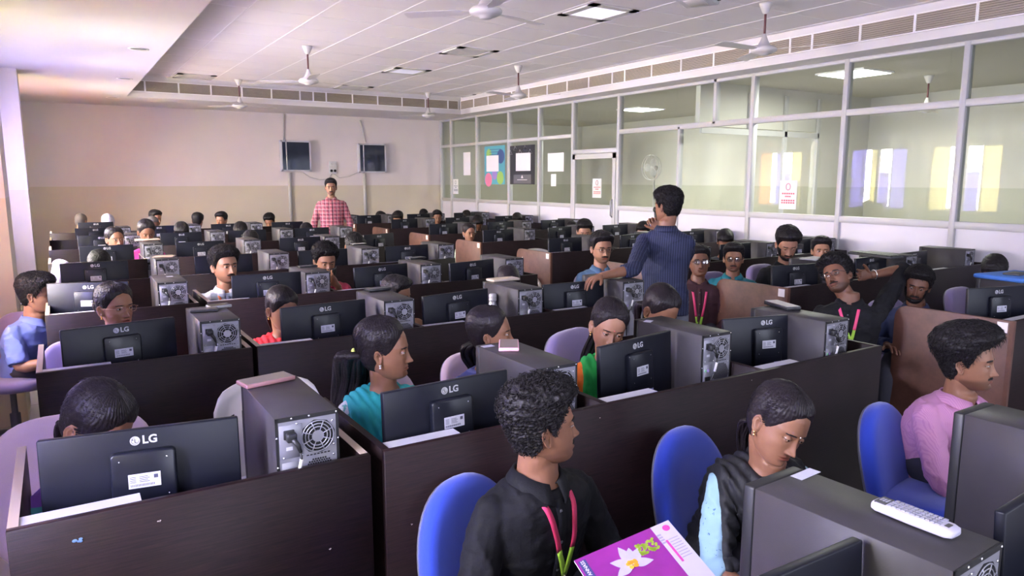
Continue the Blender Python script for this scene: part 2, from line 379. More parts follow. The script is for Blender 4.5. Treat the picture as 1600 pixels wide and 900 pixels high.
# ------------------------------------------------------------------ glass partition on the right
ZT, ZM, ZG = 1.30, 2.48, 3.05
glass = glassmat('partition_glass', (0.93, 0.96, 0.93), 0.28)
mull = [14.95, 14.45, 13.3, 12.04, 11.0, 9.98, 8.8, 6.24, 4.97, 3.72, 2.4, 1.1, -0.2, -1.5, YF]
mb = MB(); mb.box(XR, XR + 0.04, YF, YB, 0, ZT - 0.03); struct(mb.build('wall_right', white_panel))
n = 0
def trim(x0, x1, y0, y1, z0, z1):
    global n; n += 1; b = MB(); b.box(x0, x1, y0, y1, z0, z1, bev=0.003, seg=1); struct(b.build('trim_%d' % n, alu))
for y in mull: trim(XR - 0.035, XR + 0.06, y - 0.028, y + 0.028, 0, ZS)
trim(XR - 0.03, XR + 0.055, YF, YB, ZT - 0.035, ZT + 0.035)
trim(XR - 0.03, XR + 0.055, YF, YB, ZS - 0.04, ZS + 0.0)
trim(XR - 0.03, XR + 0.055, 9.98, YB, ZM - 0.03, ZM + 0.03); trim(XR - 0.03, XR + 0.055, YF, 8.8, ZM - 0.035, ZM + 0.035)
trim(XR - 0.03, XR + 0.055, 8.8, 9.98, 2.17, 2.24)
for y in (7.5, ): trim(XR - 0.03, XR + 0.055, y - 0.02, y + 0.02, 0, ZM)
for y in (6.86,): trim(XR - 0.03, XR + 0.055, y - 0.025, y + 0.025, ZM, ZS)
pn = len(WIN_L)
def pane(y0, y1, z0, z1):
    global pn; pn += 1
    b = MB(); b.box(XR + 0.008, XR + 0.014, min(y0, y1) + 0.028, max(y0, y1) - 0.028, z0, z1); struct(b.build('window_%d' % pn, glass))
for a, b in zip(mull[:-1], mull[1:]):
    if (a, b) == (9.98, 8.8): pane(a, b, 2.24, ZS - 0.04); continue
    if (a, b) == (8.8, 6.24):
        pane(8.8, 7.5 - 0.008, ZT + 0.035, ZM - 0.035); pane(7.5 + 0.008, 6.24, ZT + 0.035, ZM - 0.035); pane(8.8, 6.86, ZM + 0.035, ZS - 0.04); pane(6.86, 6.24, ZM + 0.035, ZS - 0.04); continue
    pane(a, b, ZT + 0.035, ZM - 0.03); pane(a, b, ZM + 0.035, ZS - 0.04)
d = empty('door_1', (XR, 9.39, 0), 0, kind='structure')
f = MB()
for (u0, u1, v0, v1) in [(-0.56, 0.56, 0.0, 0.1), (-0.56, 0.56, 2.08, 2.16), (-0.56, -0.49, 0, 2.16), (0.49, 0.56, 0, 2.16)]: f.box(-0.045, -0.003, u0, u1, v0, v1)
f.build('door_frame', alu, d)
f = MB(); f.box(-0.02, -0.01, -0.49, 0.49, 1.34, 2.08); f.build('door_pane', glass, d)
f = MB(); f.box(-0.03, -0.01, -0.49, 0.49, 0.1, 1.27); f.build('door_lower_panel', white_panel, d)
f = MB(); f.tube([(-0.045, -0.50, 1.15), (-0.08, -0.50, 1.18), (-0.08, -0.50, 1.40), (-0.045, -0.50, 1.43)], 0.012); f.build('door_handle', zinc2, d)
# office behind the glass
off_w = twotone('office_wall', (0.50, 0.49, 0.42), (0.62, 0.60, 0.56), 1.62)
mb = MB(); mb.box(XO, XO + 0.1, YF, YB, 0, 3.2); struct(mb.build('wall_office', off_w))
mb = MB(); mb.box(XR + 0.06, XO, YB, YB + 0.1, 0, 3.2); struct(mb.build('wall_office_back', off_w))
mb = MB(); mb.box(XR + 0.12, XO, YF, YB + .1, ZS + 0.02, ZS + 0.1); struct(mb.build('ceiling_office', mat('office_ceiling_paint', (0.50, 0.48, 0.43), 0.8)))
mb = MB(); mb.box(XR + 0.06, XO, 7.2, 7.28, ZM, ZS + 0.02); mb.box(10.2, XO, 7.2, 7.28, 0, ZM); struct(mb.build('wall_office_cross', off_w))
for x in (8.6, 9.4, 10.2): 
    b = MB(); b.box(x - 0.03, x + 0.03, 7.15, 7.19, 0, ZM + .5); n += 1; struct(b.build('trim_%d' % n, alu))
b = MB(); b.box(XR + 0.06, 10.2, 7.15, 7.19, ZM - 0.1, ZM - 0.02); n += 1; struct(b.build('trim_%d' % n, alu))
ol = empty('office_ceiling_light', (9.3, 5.3, ZS + 0.02), 0, 'bright square ceiling light in the office behind the glass', 'ceiling light')
p = atz(1335, 116, ZS); ol.location = (p.x, p.y, ZS + 0.02)
f = MB(); f.box(-0.33, 0.33, -0.33, 0.33, -0.02, 0); f.build('frame', tbar_m, ol)
f = MB(); f.box(-0.3, 0.3, -0.3, 0.3, -0.025, -0.02); f.build('diffuser', mat('office_light_diffuser', (1, 1, 1), 0.5, emis=((1.0, 1.0, 0.97), 3.0)), ol)
area('office_lamp', (p.x, p.y, ZS - 0.06), (0, 0, 0), 0.6, 0.6, 30, (1, 0.98, 0.90))
area('office_lamp', (9.6, 10.6, ZS - 0.06), (0, 0, 0), 0.6, 0.6, 30, (1, 0.98, 0.90))
f2 = empty('office_ceiling_light', (9.6, 10.6, ZS + 0.02), 0, 'square ceiling light far back in the office behind the glass', 'ceiling light')
f = MB(); f.box(-0.33, 0.33, -0.33, 0.33, -0.02, 0); f.build('frame', tbar_m, f2)
f = MB(); f.box(-0.3, 0.3, -0.3, 0.3, -0.025, -0.02); f.build('diffuser', MATS['office_light_diffuser'], f2)
# ------------------------------------------------------------------ people: shared builders
def sstep(a, b, x): t = np.clip((x - a) / (b - a), 0, 1); return t * t * (3 - 2 * t)
def vnoise(P, sc, seed=0.0):
    """smooth pseudo noise in -1..1 for an array of points (sum of rotated sines)"""
    rs = np.random.RandomState(int(seed * 10) + 3); out = np.zeros(len(P)); amp = 1.0; tot = 0
    for o in range(4):
        for k in range(3):
            d = rs.normal(size=3); d /= np.linalg.norm(d); ph = rs.uniform(0, 6.28); d2 = rs.normal(size=3); d2 /= np.linalg.norm(d2); ph2 = rs.uniform(0, 6.28)
            out += amp * np.sin(P @ d * sc * (1.0 + 0.3 * k) * 6.28 + ph + 1.3 * np.sin(P @ d2 * sc * 4.1 + ph2)); tot += amp
        sc *= 1.9; amp *= 0.55
    return out / tot * 1.6
_PROF = np.array([  # z, front y, back y, half width
    (0.124, 0.012, 0.022, 0.003), (0.119, -0.018, 0.050, 0.024), (0.108, -0.046, 0.074, 0.045), (0.090, -0.068, 0.091, 0.060), (0.065, -0.082, 0.101, 0.0705), (0.040, -0.088, 0.105, 0.0755),
    (0.020, -0.0905, 0.105, 0.0765), (0.0, -0.087, 0.101, 0.0750), (-0.020, -0.0865, 0.094, 0.0725), (-0.045, -0.087, 0.082, 0.0685), (-0.068, -0.087, 0.066, 0.0620), (-0.085, -0.0855, 0.048, 0.0545),
    (-0.098, -0.0835, 0.030, 0.0455), (-0.108, -0.078, 0.014, 0.036), (-0.115, -0.066, 0.0, 0.025), (-0.119, -0.045, -0.015, 0.010)])
def head_arrays(NR=84, NT=110, female=False, open_eye=1.0, wide=1.0, mouth=0.0, smile=0.0):
    zs_t = _PROF[::-1, 0]
    zz = 0.124 - (np.linspace(0, 1, NR) ** 1.0) * 0.243
    # rows bunch at the poles a little
    u = np.linspace(0, 1, NR); zz = 0.124 - 0.243 * (u - 0.10 * np.sin(2 * PI * u) / (2 * PI) * 1.0)
    f = np.interp(zz, zs_t, _PROF[::-1, 1]); b = np.interp(zz, zs_t, _PROF[::-1, 2]); w = np.interp(zz, zs_t, _PROF[::-1, 3])
    def sm(a, k=2):
        for _ in range(k): a = np.concatenate([[a[0]], (a[:-2] + 2 * a[1:-1] + a[2:]) / 4, [a[-1]]])
        return a
    f, b, w = sm(f, 4), sm(b, 4), sm(w, 4)
    if female: w = w * (0.97 - 0.05 * sstep(-0.04, -0.1, zz)); 
    w = w * wide
    uu = np.linspace(-1, 1, NT, endpoint=False); th = PI * (0.55 * uu + 0.45 * uu ** 3)
    Z = np.repeat(zz[:, None], NT, 1); TH = np.repeat(th[None, :], NR, 0)
    n = 2.0 / 2.25
    sx = np.sign(np.sin(TH)) * np.abs(np.sin(TH)) ** n; cy = np.sign(np.cos(TH)) * np.abs(np.cos(TH)) ** n
    X = w[:, None] * sx; Y = ((f + b) / 2)[:, None] - ((b - f) / 2)[:, None] * cy
    X, Y, Z = X.ravel().copy(), Y.ravel().copy(), Z.ravel().copy(); TH = TH.ravel()
    front = sstep(-0.01, -0.05, Y)
    def br(cx, cz, sxx, szz, d, sym=True):
        g = np.exp(-((X - cx) / sxx) ** 2 - ((Z - cz) / szz) ** 2)
        if sym and cx != 0: g = g + np.exp(-((X + cx) / sxx) ** 2 - ((Z - cz) / szz) ** 2)
        return g * d * front
    k = 0.8 if female else 1.0
    Y += br(0.031, 0.001, 0.017, 0.011, 0.0075)
    Y += br(0.034, 0.022, 0.022, 0.008, -0.0035 * k) + br(0, 0.022, 0.014, 0.010, -0.002 * k)
    Y += br(0.044, -0.026, 0.018, 0.016, -0.0035); Y += br(0.055, -0.062, 0.015, 0.02, 0.003)
    # nose: a ridge that deepens towards the tip and stops sharply under it
    t = np.clip((0.010 - Z) / 0.052, 0, 1); h = (0.004 + 0.0205 * t ** 1.25) * sstep(0.020, 0.004, Z) * sstep(-0.0535, -0.0445, Z)
    sg = 0.0062 + 0.0050 * t
    Y -= h * np.exp(-(np.abs(X) / sg) ** 2.0) * front
    Y += br(0.0125, -0.0425, 0.0062, 0.0062, -0.0095); Y += br(0, -0.038, 0.008, 0.007, -0.0025, False)
    Y += br(0.0065, -0.0495, 0.003, 0.0022, 0.004)
    # mouth
    bow = 0.0016 * np.exp(-((np.abs(X) - 0.006) / 0.004) ** 2)
    lw = np.exp(-(np.abs(X) / 0.0235) ** 4)
    mz = smile * 0.35 * (X / 0.025) ** 2 * 0.02
    Y -= 0.0050 * np.exp(-((Z + 0.0635 - bow - mz) / 0.0042) ** 2) * lw * front
    Y -= 0.0062 * np.exp(-((Z + 0.0735 + mouth * 0.004 - mz) / 0.0050) ** 2) * lw * front
    Y += (0.0045 + 0.006 * mouth) * np.exp(-((Z + 0.0685 + mouth * 0.001 - mz) / (0.0016 + 0.002 * mouth)) ** 2) * lw * front
    Y += 0.003 * np.exp(-((Z + 0.083) / 0.004) ** 2) * np.exp(-(X / 0.018) ** 2) * front
    Y -= 0.0055 * np.exp(-((Z + 0.098) / 0.011) ** 2) * np.exp(-(X / 0.017) ** 2) * front
    Y += 0.0012 * np.exp(-(X / 0.0025) ** 2) * np.exp(-((Z + 0.056) / 0.005) ** 2) * front
    Y += smile * 0.0015 * np.exp(-((np.abs(X) - 0.030) / 0.004) ** 2) * np.exp(-((Z + 0.055) / 0.015) ** 2) * front
    # lids over the eyeballs
    er = 0.0122; ez = 0.0005; ey = -0.0735
    rim = np.zeros(len(X))
    for s in (-1, 1):
        dx = X - s * 0.0315; dz = Z - ez; rr = dx * dx + dz * dz
        ys = ey - np.sqrt(np.maximum(er * er * 1.02 - rr, 0)) - 0.0016
        el = np.sqrt((dx / 0.0165) ** 2 + (dz / 0.0125) ** 2)
        m = (1 - sstep(0.78, 1.1, el)) * (front > 0.3)
        Y = Y * (1 - m) + np.where(rr < er * er, ys, Y) * m
        up = 0.0056 * open_eye * (1 - np.clip(np.abs(dx / 0.0142), 0, 1) ** 2.2) - 0.0022 * (1 - open_eye); dn = -0.0046 * (1 - np.clip(np.abs(dx / 0.0142), 0, 1) ** 2.0)
        ins = (np.abs(dx) < 0.0142) & (dz < up) & (dz > dn) & (front > 0.3)
        d_edge = np.minimum(np.abs(dz - up), np.abs(dz - dn) * 2.0)
        rim = np.maximum(rim, np.exp(-(d_edge / 0.0016) ** 2) * (np.abs(dx) < 0.0155) * (rr < 0.017 ** 2) * (front > 0.3))
        Y[ins] = (ey - np.sqrt(np.maximum(er * er - rr[ins], 0))) + 0.0035
    P = np.stack([X, Y, Z], 1)
    col = np.ones((len(X), 3))
    lip = np.exp(-(np.abs(X) / 0.0235) ** 6) * np.exp(-(np.abs(Z + 0.0685 - mz) / 0.0088) ** 4) * front
    lc = np.array([0.85, 0.50, 0.50] if not female else [0.95, 0.5, 0.52])
    col = col * (1 - lip[:, None]) + lc * lip[:, None]
    if mouth > 0:
        te = np.exp(-((Z + 0.0675) / 0.0022) ** 4) * np.exp(-(np.abs(X) / 0.015) ** 6) * front * mouth
        col = col * (1 - te[:, None]) + np.array([2.6, 3.4, 4.5]) * te[:, None]
    line = np.exp(-((Z + 0.0685 + mouth * 0.001 - mz) / 0.0012) ** 2) * lw * front * 0.6 * (1 - min(1, mouth)); col *= (1 - line)[:, None]
    col *= (1 - 0.75 * rim)[:, None]
    nos = np.exp(-((np.abs(X) - 0.0065) / 0.0028) ** 2 - ((Z + 0.0495) / 0.0022) ** 2) * front * 0.8; col *= (1 - nos)[:, None]
    faces = []
    for i in range(NR - 1):
        a = i * NT
        for j in range(NT):
            j2 = (j + 1) % NT; faces.append((a + j, a + NT + j, a + NT + j2, a + j2))
    faces.append(tuple(range(NT))); faces.append(tuple(range((NR - 1) * NT, NR * NT))[::-1])
    return P, faces, col, TH, front, NR, NT
def normals(P, NR, NT):
    G = P.reshape(NR, NT, 3); dU = np.roll(G, -1, 1) - np.roll(G, 1, 1); dV = np.gradient(G, axis=0)
    N = np.cross(dV, dU); L = np.linalg.norm(N, axis=2, keepdims=True); N = N / np.maximum(L, 1e-9)
    N = N.reshape(-1, 3); c = np.array([0, 0.008, 0.0]); s = np.sign(np.sum(N * (P - c), 1)); s[s == 0] = 1
    return N * s[:, None]
def ear_mesh():
    """outer ear as a shallow bowl with a raised rim, for the +x side"""
    vs, fs = [], []; nr, nt = 9, 22
    for i in range(nr):
        r = i / (nr - 1)
        for j in range(nt):
            a = 2 * PI * j / nt; wv = 0.0165 if math.sin(a) > -0.2 else 0.0125
            y = math.cos(a) * r * wv; z = math.sin(a) * r * 0.031
            h = 0.004 + 0.010 * math.exp(-((r - 0.82) / 0.16) ** 2) * (0.6 + 0.4 * (math.cos(a) > -0.6)) - 0.006 * math.exp(-(r / 0.45) ** 2) + 0.006 * math.exp(-((r - 0.45) / 0.13) ** 2) * (math.cos(a) > 0)
            if r > 0.97: h = -0.004
            vs.append(Vector((0.0 + h + 0.35 * (y + 0.016), y, z)))
    for i in range(nr - 1):
        for j in range(nt): fs.append((i * nt + j, i * nt + (j + 1) % nt, (i + 1) * nt + (j + 1) % nt, (i + 1) * nt + j))
    return vs, fs
EARV, EARF = ear_mesh()
def skinmat(name, col):
    m, nt, b = nodemat(name); b.inputs['Roughness'].default_value = 0.50; b.inputs['Subsurface Weight'].default_value = 0.08
    b.inputs['Subsurface Radius'].default_value = (0.02, 0.008, 0.004); b.inputs['Subsurface Scale'].default_value = 0.3
    at = nt.nodes.new('ShaderNodeAttribute'); at.attribute_name = 'tone'
    n = nt.nodes.new('ShaderNodeTexNoise'); n.inputs['Scale'].default_value = 35; n.inputs['Detail'].default_value = 4
    tc = nt.nodes.new('ShaderNodeTexCoord'); nt.links.new(tc.outputs['Object'], n.inputs['Vector'])
    cr = nt.nodes.new('ShaderNodeMixRGB'); cr.inputs[1].default_value = (*[c * 0.86 for c in col], 1); cr.inputs[2].default_value = (*[min(1, c * 1.12) for c in col], 1)
    nt.links.new(n.outputs['Fac'], cr.inputs[0])
    x = nt.nodes.new('ShaderNodeMixRGB'); x.blend_type = 'MULTIPLY'; x.inputs[0].default_value = 1; x.use_clamp = False
    nt.links.new(cr.outputs[0], x.inputs[1]); nt.links.new(at.outputs['Color'], x.inputs[2]); nt.links.new(x.outputs[0], b.inputs['Base Color'])
    bp = nt.nodes.new('ShaderNodeBump'); bp.inputs['Strength'].default_value = 0.06; bp.inputs['Distance'].default_value = 0.002
    n2 = nt.nodes.new('ShaderNodeTexNoise'); n2.inputs['Scale'].default_value = 500; nt.links.new(tc.outputs['Object'], n2.inputs['Vector'])
    nt.links.new(n2.outputs['Fac'], bp.inputs['Height']); nt.links.new(bp.outputs[0], b.inputs['Normal'])
    return m
SKIN = {'a': skinmat('skin_brown', (0.245, 0.112, 0.066)), 'b': skinmat('skin_deep_brown', (0.165, 0.070, 0.042)), 'c': skinmat('skin_warm_brown', (0.31, 0.150, 0.092))}
def hairmat(name, col, rough=0.5):
    m, nt, b = nodemat(name); b.inputs['Base Color'].default_value = (*col, 1); b.inputs['Roughness'].default_value = rough
    b.inputs['Specular IOR Level'].default_value = 0.22; b.inputs['Anisotropic'].default_value = 0.5
    tc = nt.nodes.new('ShaderNodeTexCoord'); mp = nt.nodes.new('ShaderNodeMapping'); mp.inputs['Scale'].default_value = (260, 18, 110)
    nt.links.new(tc.outputs['Object'], mp.inputs[0]); n = nt.nodes.new('ShaderNodeTexNoise'); n.inputs['Scale'].default_value = 1; n.inputs['Detail'].default_value = 4
    nt.links.new(mp.outputs[0], n.inputs['Vector']); bp = nt.nodes.new('ShaderNodeBump'); bp.inputs['Strength'].default_value = 0.5; bp.inputs['Distance'].default_value = 0.004
    nt.links.new(n.outputs['Fac'], bp.inputs['Height']); nt.links.new(bp.outputs[0], b.inputs['Normal']); return m
HAIR = {'k': hairmat('black_hair', (0.012, 0.010, 0.012)), 's': hairmat('black_hair_combed', (0.016, 0.012, 0.015), 0.42), 'g': hairmat('cropped_greying_hair', (0.10, 0.085, 0.08), 0.6)}
eyew = mat('eye_white', (0.36, 0.33, 0.31), 0.35); iris_m = mat('dark_brown_iris', (0.03, 0.014, 0.008), 0.2)
gold = mat('gold_jewellery', (0.9, 0.6, 0.25), 0.25, metal=0.9); frame_m = mat('dark_spectacle_frame', (0.02, 0.018, 0.02), 0.3); gframe_m = mat('bronze_spectacle_frame', (0.25, 0.13, 0.08), 0.3, metal=0.5)
lens_g = glassmat('spectacle_lens', (0.97, 0.97, 0.98), 0.35)
lens_b = glassmat('spectacle_lens_blue_coated', (0.75, 0.82, 1.0), 0.6)
# --- hands
def hand_verts(side, curls, spread=0.12, thumb=(0.9, 0.5), scale=1.0):
    """bones of a hand in its own frame: wrist at origin, fingers along +x, palm faces -z, thumb towards side*y"""
    ch = []
    names = [(0.088, 0.026, 0.040, 0.024, 0.020, 0.0088), (0.091, 0.006, 0.045, 0.028, 0.022, 0.0090), (0.086, -0.014, 0.041, 0.026, 0.021, 0.0086), (0.078, -0.032, 0.033, 0.020, 0.018, 0.0076)]
    for i, (bx, by, l1, l2, l3, r) in enumerate(names):
        c = curls[i]; a = spread * (1.2 - i * 0.8); p = Vector((bx, by * side, 0)); pts = [Vector((0.03, by * 0.5 * side, 0)), p.copy()]; rr = [0.011, r * 1.12]
        ang = 0
        for l, cc in ((l1, c * 0.9), (l2, c * 1.1), (l3, c * 0.7)):
            ang += cc; d = Vector((math.cos(ang) * math.cos(a), math.cos(ang) * math.sin(a) * side, -math.sin(ang))); p = p + d * l; pts.append(p.copy()); rr.append(r * (0.98 if l == l1 else 0.9 if l == l2 else 0.74))
        ch.append((pts, rr))
    t0, t1 = thumb; p = Vector((0.022, 0.022 * side, -0.004)); pts = [Vector((0.008, 0.010 * side, 0)), p.copy()]; rr = [0.013, 0.0145]
    for l, cc in ((0.038, t0), (0.030, t0 * 0.75), (0.024, t0 * 0.55)):
        d = Vector((math.cos(cc), math.sin(cc) * side, -t1 * 0.6)).normalized(); p = p + d * l; pts.append(p.copy()); rr.append(0.0115 if l > 0.035 else 0.0105 if l > 0.025 else 0.008)
    ch.append((pts, rr))
    return ch
def remesh(mb, voxel, smooth_it=4, sm_f=0.5):
    me = mb.mesh('tmp', [dark_wood]); o = bpy.data.objects.new('tmp', me); COL.objects.link(o)
    for k in range(len(me.polygons)): pass
    md = o.modifiers.new('r', 'REMESH'); md.mode = 'VOXEL'; md.voxel_size = voxel; md.adaptivity = 0
    if smooth_it: s = o.modifiers.new('s', 'SMOOTH'); s.iterations = smooth_it; s.factor = sm_f
    bpy.context.view_layer.update()
    ev = o.evaluated_get(bpy.context.evaluated_depsgraph_get()); m2 = ev.to_mesh()
    V = np.empty(len(m2.vertices) * 3); m2.vertices.foreach_get('co', V); V = V.reshape(-1, 3)
    Nn = np.empty(len(m2.vertices) * 3); m2.vertices.foreach_get('normal', Nn); Nn = Nn.reshape(-1, 3)
    F = [tuple(p.vertices) for p in m2.polygons]
    ev.to_mesh_clear(); bpy.data.objects.remove(o); bpy.data.meshes.remove(me)
    return V, Nn, F
def hand_mesh(side, curls, spread, thumb, M, voxel=0.0032):
    a = MB(); ch = hand_verts(side, curls, spread, thumb)
    for pts, rr in ch:
        fine = []; fr = []
        for i in range(len(pts) - 1):
            for q in range(4): fine.append(pts[i].lerp(pts[i + 1], q / 4)); fr.append(rr[i] + (rr[i + 1] - rr[i]) * q / 4)
        fine.append(pts[-1]); fr.append(rr[-1]); d = (pts[-1] - pts[-2]).normalized(); fine.append(pts[-1] + d * rr[-1] * 0.7); fr.append(rr[-1] * 0.55)
        a.tube(fine, fr, 10)
    # palm
    rings = []; 
    for x, hw, hh, cy in ((-0.03, 0.024, 0.019, 0), (0.0, 0.025, 0.018, 0), (0.02, 0.032, 0.017, 0.001), (0.045, 0.039, 0.016, -0.001), (0.07, 0.041, 0.0135, -0.002), (0.088, 0.039, 0.011, -0.003)):
        rings.append(((x, cy * side, 0), (0, hw, 0), (0, 0, hh)))
    loft(a, rings, 18, 2.4)
    V, N, F = remesh(a, voxel, 3)
    Mi = np.array(M); V = V @ Mi[:3, :3].T + Mi[:3, 3]
    return V, F
def loft(a, rings, n=24, e=2.0, m=0):
    vs = []; fs = []
    for r in rings:
        c, ux, uy = Vector(r[0]), Vector(r[1]), Vector(r[2]); ee = r[3] if len(r) > 3 else e
        for j in range(n):
            t = 2 * PI * j / n; cs, sn = math.cos(t), math.sin(t)
            vs.append(c + ux * (math.copysign(abs(cs) ** (2 / ee), cs)) + uy * (math.copysign(abs(sn) ** (2 / ee), sn)))
    k = len(rings)
    for i in range(k - 1):
        for j in range(n): fs.append((i * n + j, i * n + (j + 1) % n, (i + 1) * n + (j + 1) % n, (i + 1) * n + j))
    fs.append(tuple(range(n))[::-1]); fs.append(tuple(range((k - 1) * n, k * n)))
    a.add(vs, fs, m, True)
def limb(a, p0, p1, p2, r0, r1, r2, bulge=0.0):
    """shoulder-elbow-wrist style limb with taper"""
    pts = []; rr = []
    for i in range(7): t = i / 6; pts.append(p0.lerp(p1, t)); rr.append(r0 + (r1 - r0) * t + bulge * math.sin(PI * t))
    for i in range(1, 8): t = i / 7; pts.append(p1.lerp(p2, t)); rr.append(r1 + (r2 - r1) * t + bulge * math.sin(PI * min(1, t * 1.4)))
    # soften the joint
    q = [p.copy() for p in pts]
    for i in range(4, 10):
        if i - 1 >= 0 and i + 1 < len(pts): q[i] = (pts[i - 1] + pts[i] * 2 + pts[i + 1]) / 4
    a.tube(q, rr, 14)
TORSO_M = [(-0.075, 0.056, 0.060, 0.0), (-0.03, 0.058, 0.062, 0.0), (0.0, 0.080, 0.066, 0.0), (0.022, 0.128, 0.076, -0.003), (0.050, 0.168, 0.090, -0.008), (0.095, 0.180, 0.102, -0.012), (0.17, 0.176, 0.114, -0.015), (0.27, 0.160, 0.110, -0.010), (0.37, 0.150, 0.104, -0.004), (0.45, 0.160, 0.110, 0.0), (0.53, 0.168, 0.112, 0.0)]
TORSO_F = [(-0.075, 0.047, 0.052, 0.0), (-0.03, 0.049, 0.054, 0.0), (0.0, 0.068, 0.058, 0.0), (0.022, 0.108, 0.068, -0.002), (0.050, 0.145, 0.080, -0.006), (0.095, 0.156, 0.092, -0.012), (0.17, 0.152, 0.112, -0.024), (0.27, 0.134, 0.098, -0.010), (0.35, 0.130, 0.094, -0.002), (0.45, 0.158, 0.108, 0.0), (0.53, 0.172, 0.114, 0.0)]
def torso(a, N0, down, fwd, table, grow=0.0, s0=-0.08, s1=0.6, curve=0.03, fit=1.0, n=30):
    side = Vector((1, 0, 0)); rings = []
    for s, hw, hd, off in table:
        if s < s0 or s > s1: continue
        c = N0 + down * s * fit - fwd * (curve * math.sin(PI * min(1, max(0, s / 0.5)))) + fwd * (-off)
        rings.append((c, side * (hw + grow), fwd * (hd + grow), 2.15 if s > 0.03 else 2.0))
    loft(a, rings, n)
def person(name_label, px, py, Y, face=0, body=None, pitch=0, roll=0, sex='m', skin='a', hair='short', shirt=None, sleeves=0.45, lean=8, voxel=0.010, arms=None,
           head=None, extras=(), stand=False, collar=True, trousers=None, hairvol=1.0, eye_open=0.72, mouth=0.0, smile=0.0, wide=1.0, group=None, neck=(0, 0), hsize=1.0, pos=None, beard=0, tw=1.0, gaze=0.0):
    hc = Vector(pos) if pos else aty(px, py, Y)
    tc = -math.degrees(math.atan2(hc.x, hc.y))
    bodyyaw = tc + (face if body is None else body); headrel = (tc + face) - bodyyaw
    root = empty('person', (hc.x, hc.y, 0), math.radians(bodyyaw), name_label, 'person', group)
    H = Vector((0, 0, hc.z)); fem = sex == 'f'; near = voxel <= 0.0065; far = voxel >= 0.013
    Rh = Matrix.Rotation(math.radians(headrel), 3, 'Z') @ Matrix.Rotation(math.radians(pitch), 3, 'X') @ Matrix.Rotation(math.radians(roll), 3, 'Y')
    Rn = np.array(Rh) * hsize; Hn = np.array(H)
    toW = lambda P: P @ Rn.T + Hn
    NR, NT = (150, 190) if near else (64, 84) if far else (100, 130)
    P, F, C, TH, front, NR, NT = head_arrays(NR, NT, fem, eye_open, wide, mouth, smile)
    # ---- body
    N0 = H + Vector((neck[0], 0.028 + neck[1] + 0.0012 * pitch, -0.176 * hsize)); ln = math.radians(lean)
    down = Vector((0, math.sin(ln), -math.cos(ln))); fwd = Vector((0, -math.cos(ln), -math.sin(ln)))
    seat = 0.47; L = 0.53
    fit = 1.0 if stand else min(1.0, max(0.6, (N0.z - seat + 0.0) / (0.50 * math.cos(ln))))
    tab = TORSO_F if fem else TORSO_M
    if tw != 1.0: tab = [(s, w_ * tw if s > 0 else w_, d_ * (1 + (tw - 1) * 0.5), o_) for s, w_, d_, o_ in tab]
    sw = (0.135 if fem else 0.158) * tw; ar = 0.85 if fem else 1.0
    if stand: L = 0.53
    a = MB(); torso(a, N0, down, fwd, tab, 0.0, -0.08, 0.6, fit=fit)
    J = N0 + Vector((0, 0, 0)); hcn = Vector(toW(np.array([[0, 0.022, -0.075]]))[0])
    a.tube([N0 + Vector((0, 0.004, -0.01)), N0.lerp(hcn, 0.5) + Vector((0, 0.006, 0)), hcn, Vector(toW(np.array([[0, 0.018, -0.03]]))[0])], [0.058 * ar, 0.054 * ar, 0.052 * ar, 0.048 * ar], 20)
    arms = arms or {}
    ends = {}; A = {}
    for s, nm in ((-1, 'r'), (1, 'l')):
        sh = N0 + down * 0.078 * fit + Vector((s * sw, 0, 0)) - fwd * 0.006
        dflt = ((s * 0.235 * (0.9 if fem else 1), -0.06, -0.26), (s * 0.13, -0.28, -0.215))
        e, w_ = arms.get(nm, dflt)[:2]
        E_, W_ = N0 + Vector(e), N0 + Vector(w_)
        A[nm] = (sh, E_, W_); limb(a, sh, E_, W_, 0.047 * ar, 0.037 * ar, 0.025 * ar, 0.003)
    V, Nn, Fb = remesh(a, max(voxel, 0.0075), 5)
    bm_v = [V]; bm_f = list(Fb); off = len(V)
    tone = [np.ones((len(V), 3))]
    Pw = toW(P); bm_v.append(Pw); bm_f += [tuple(i + off for i in f) for f in F]; tone.append(C); off += len(Pw)
    for s in (-1, 1):
        ev = np.array([[v.x * s, v.y, v.z] for v in EARV]); tilt = 0.15
        ev = ev + np.array([s * (0.0690 * wide - 0.001), 0.014, -0.012]); ev[:, 1] += (ev[:, 2] + 0.012) * 0.18
        bm_v.append(toW(ev)); bm_f += [tuple(i + off for i in (f if s > 0 else f[::-1])) for f in EARF]; tone.append(np.full((len(ev), 3), 0.92)); off += len(ev)
    for s, nm in ((-1, 'r'), (1, 'l')):
        spec = arms.get(nm, (None, None))
        sh, E_, W_ = A[nm]; d = (W_ - E_).normalized()
        hp = spec[2] if len(spec) > 2 else dict(curls=(0.35, 0.4, 0.45, 0.5), palm=(0, 0, -1))
        hd_ = Vector(hp.get('dir', d)).normalized(); pn = -Vector(hp.get('palm', (0, 0, -1))); pn = (pn - hd_ * pn.dot(hd_)).normalized(); yv = pn.cross(hd_)
        sc = 0.88 if fem else 0.98
        M = Matrix(((hd_.x * sc, yv.x * sc, pn.x * sc, W_.x), (hd_.y * sc, yv.y * sc, pn.y * sc, W_.y), (hd_.z * sc, yv.z * sc, pn.z * sc, W_.z), (0, 0, 0, 1)))
        tside = -s if hp.get('flip') else s
        # thumb lies towards the body's middle when the palm faces down
        hv, hf = hand_mesh(hp.get('tside', s), hp.get('curls', (0.35, 0.4, 0.45, 0.5)), hp.get('spread', 0.1), hp.get('thumb', (0.7, 0.4)), M, 0.0032 if (near or hp.get('fine')) else 0.006)
        bm_v.append(hv); bm_f += [tuple(i + off for i in f) for f in hf]; tone.append(np.ones((len(hv), 3))); off += len(hv)
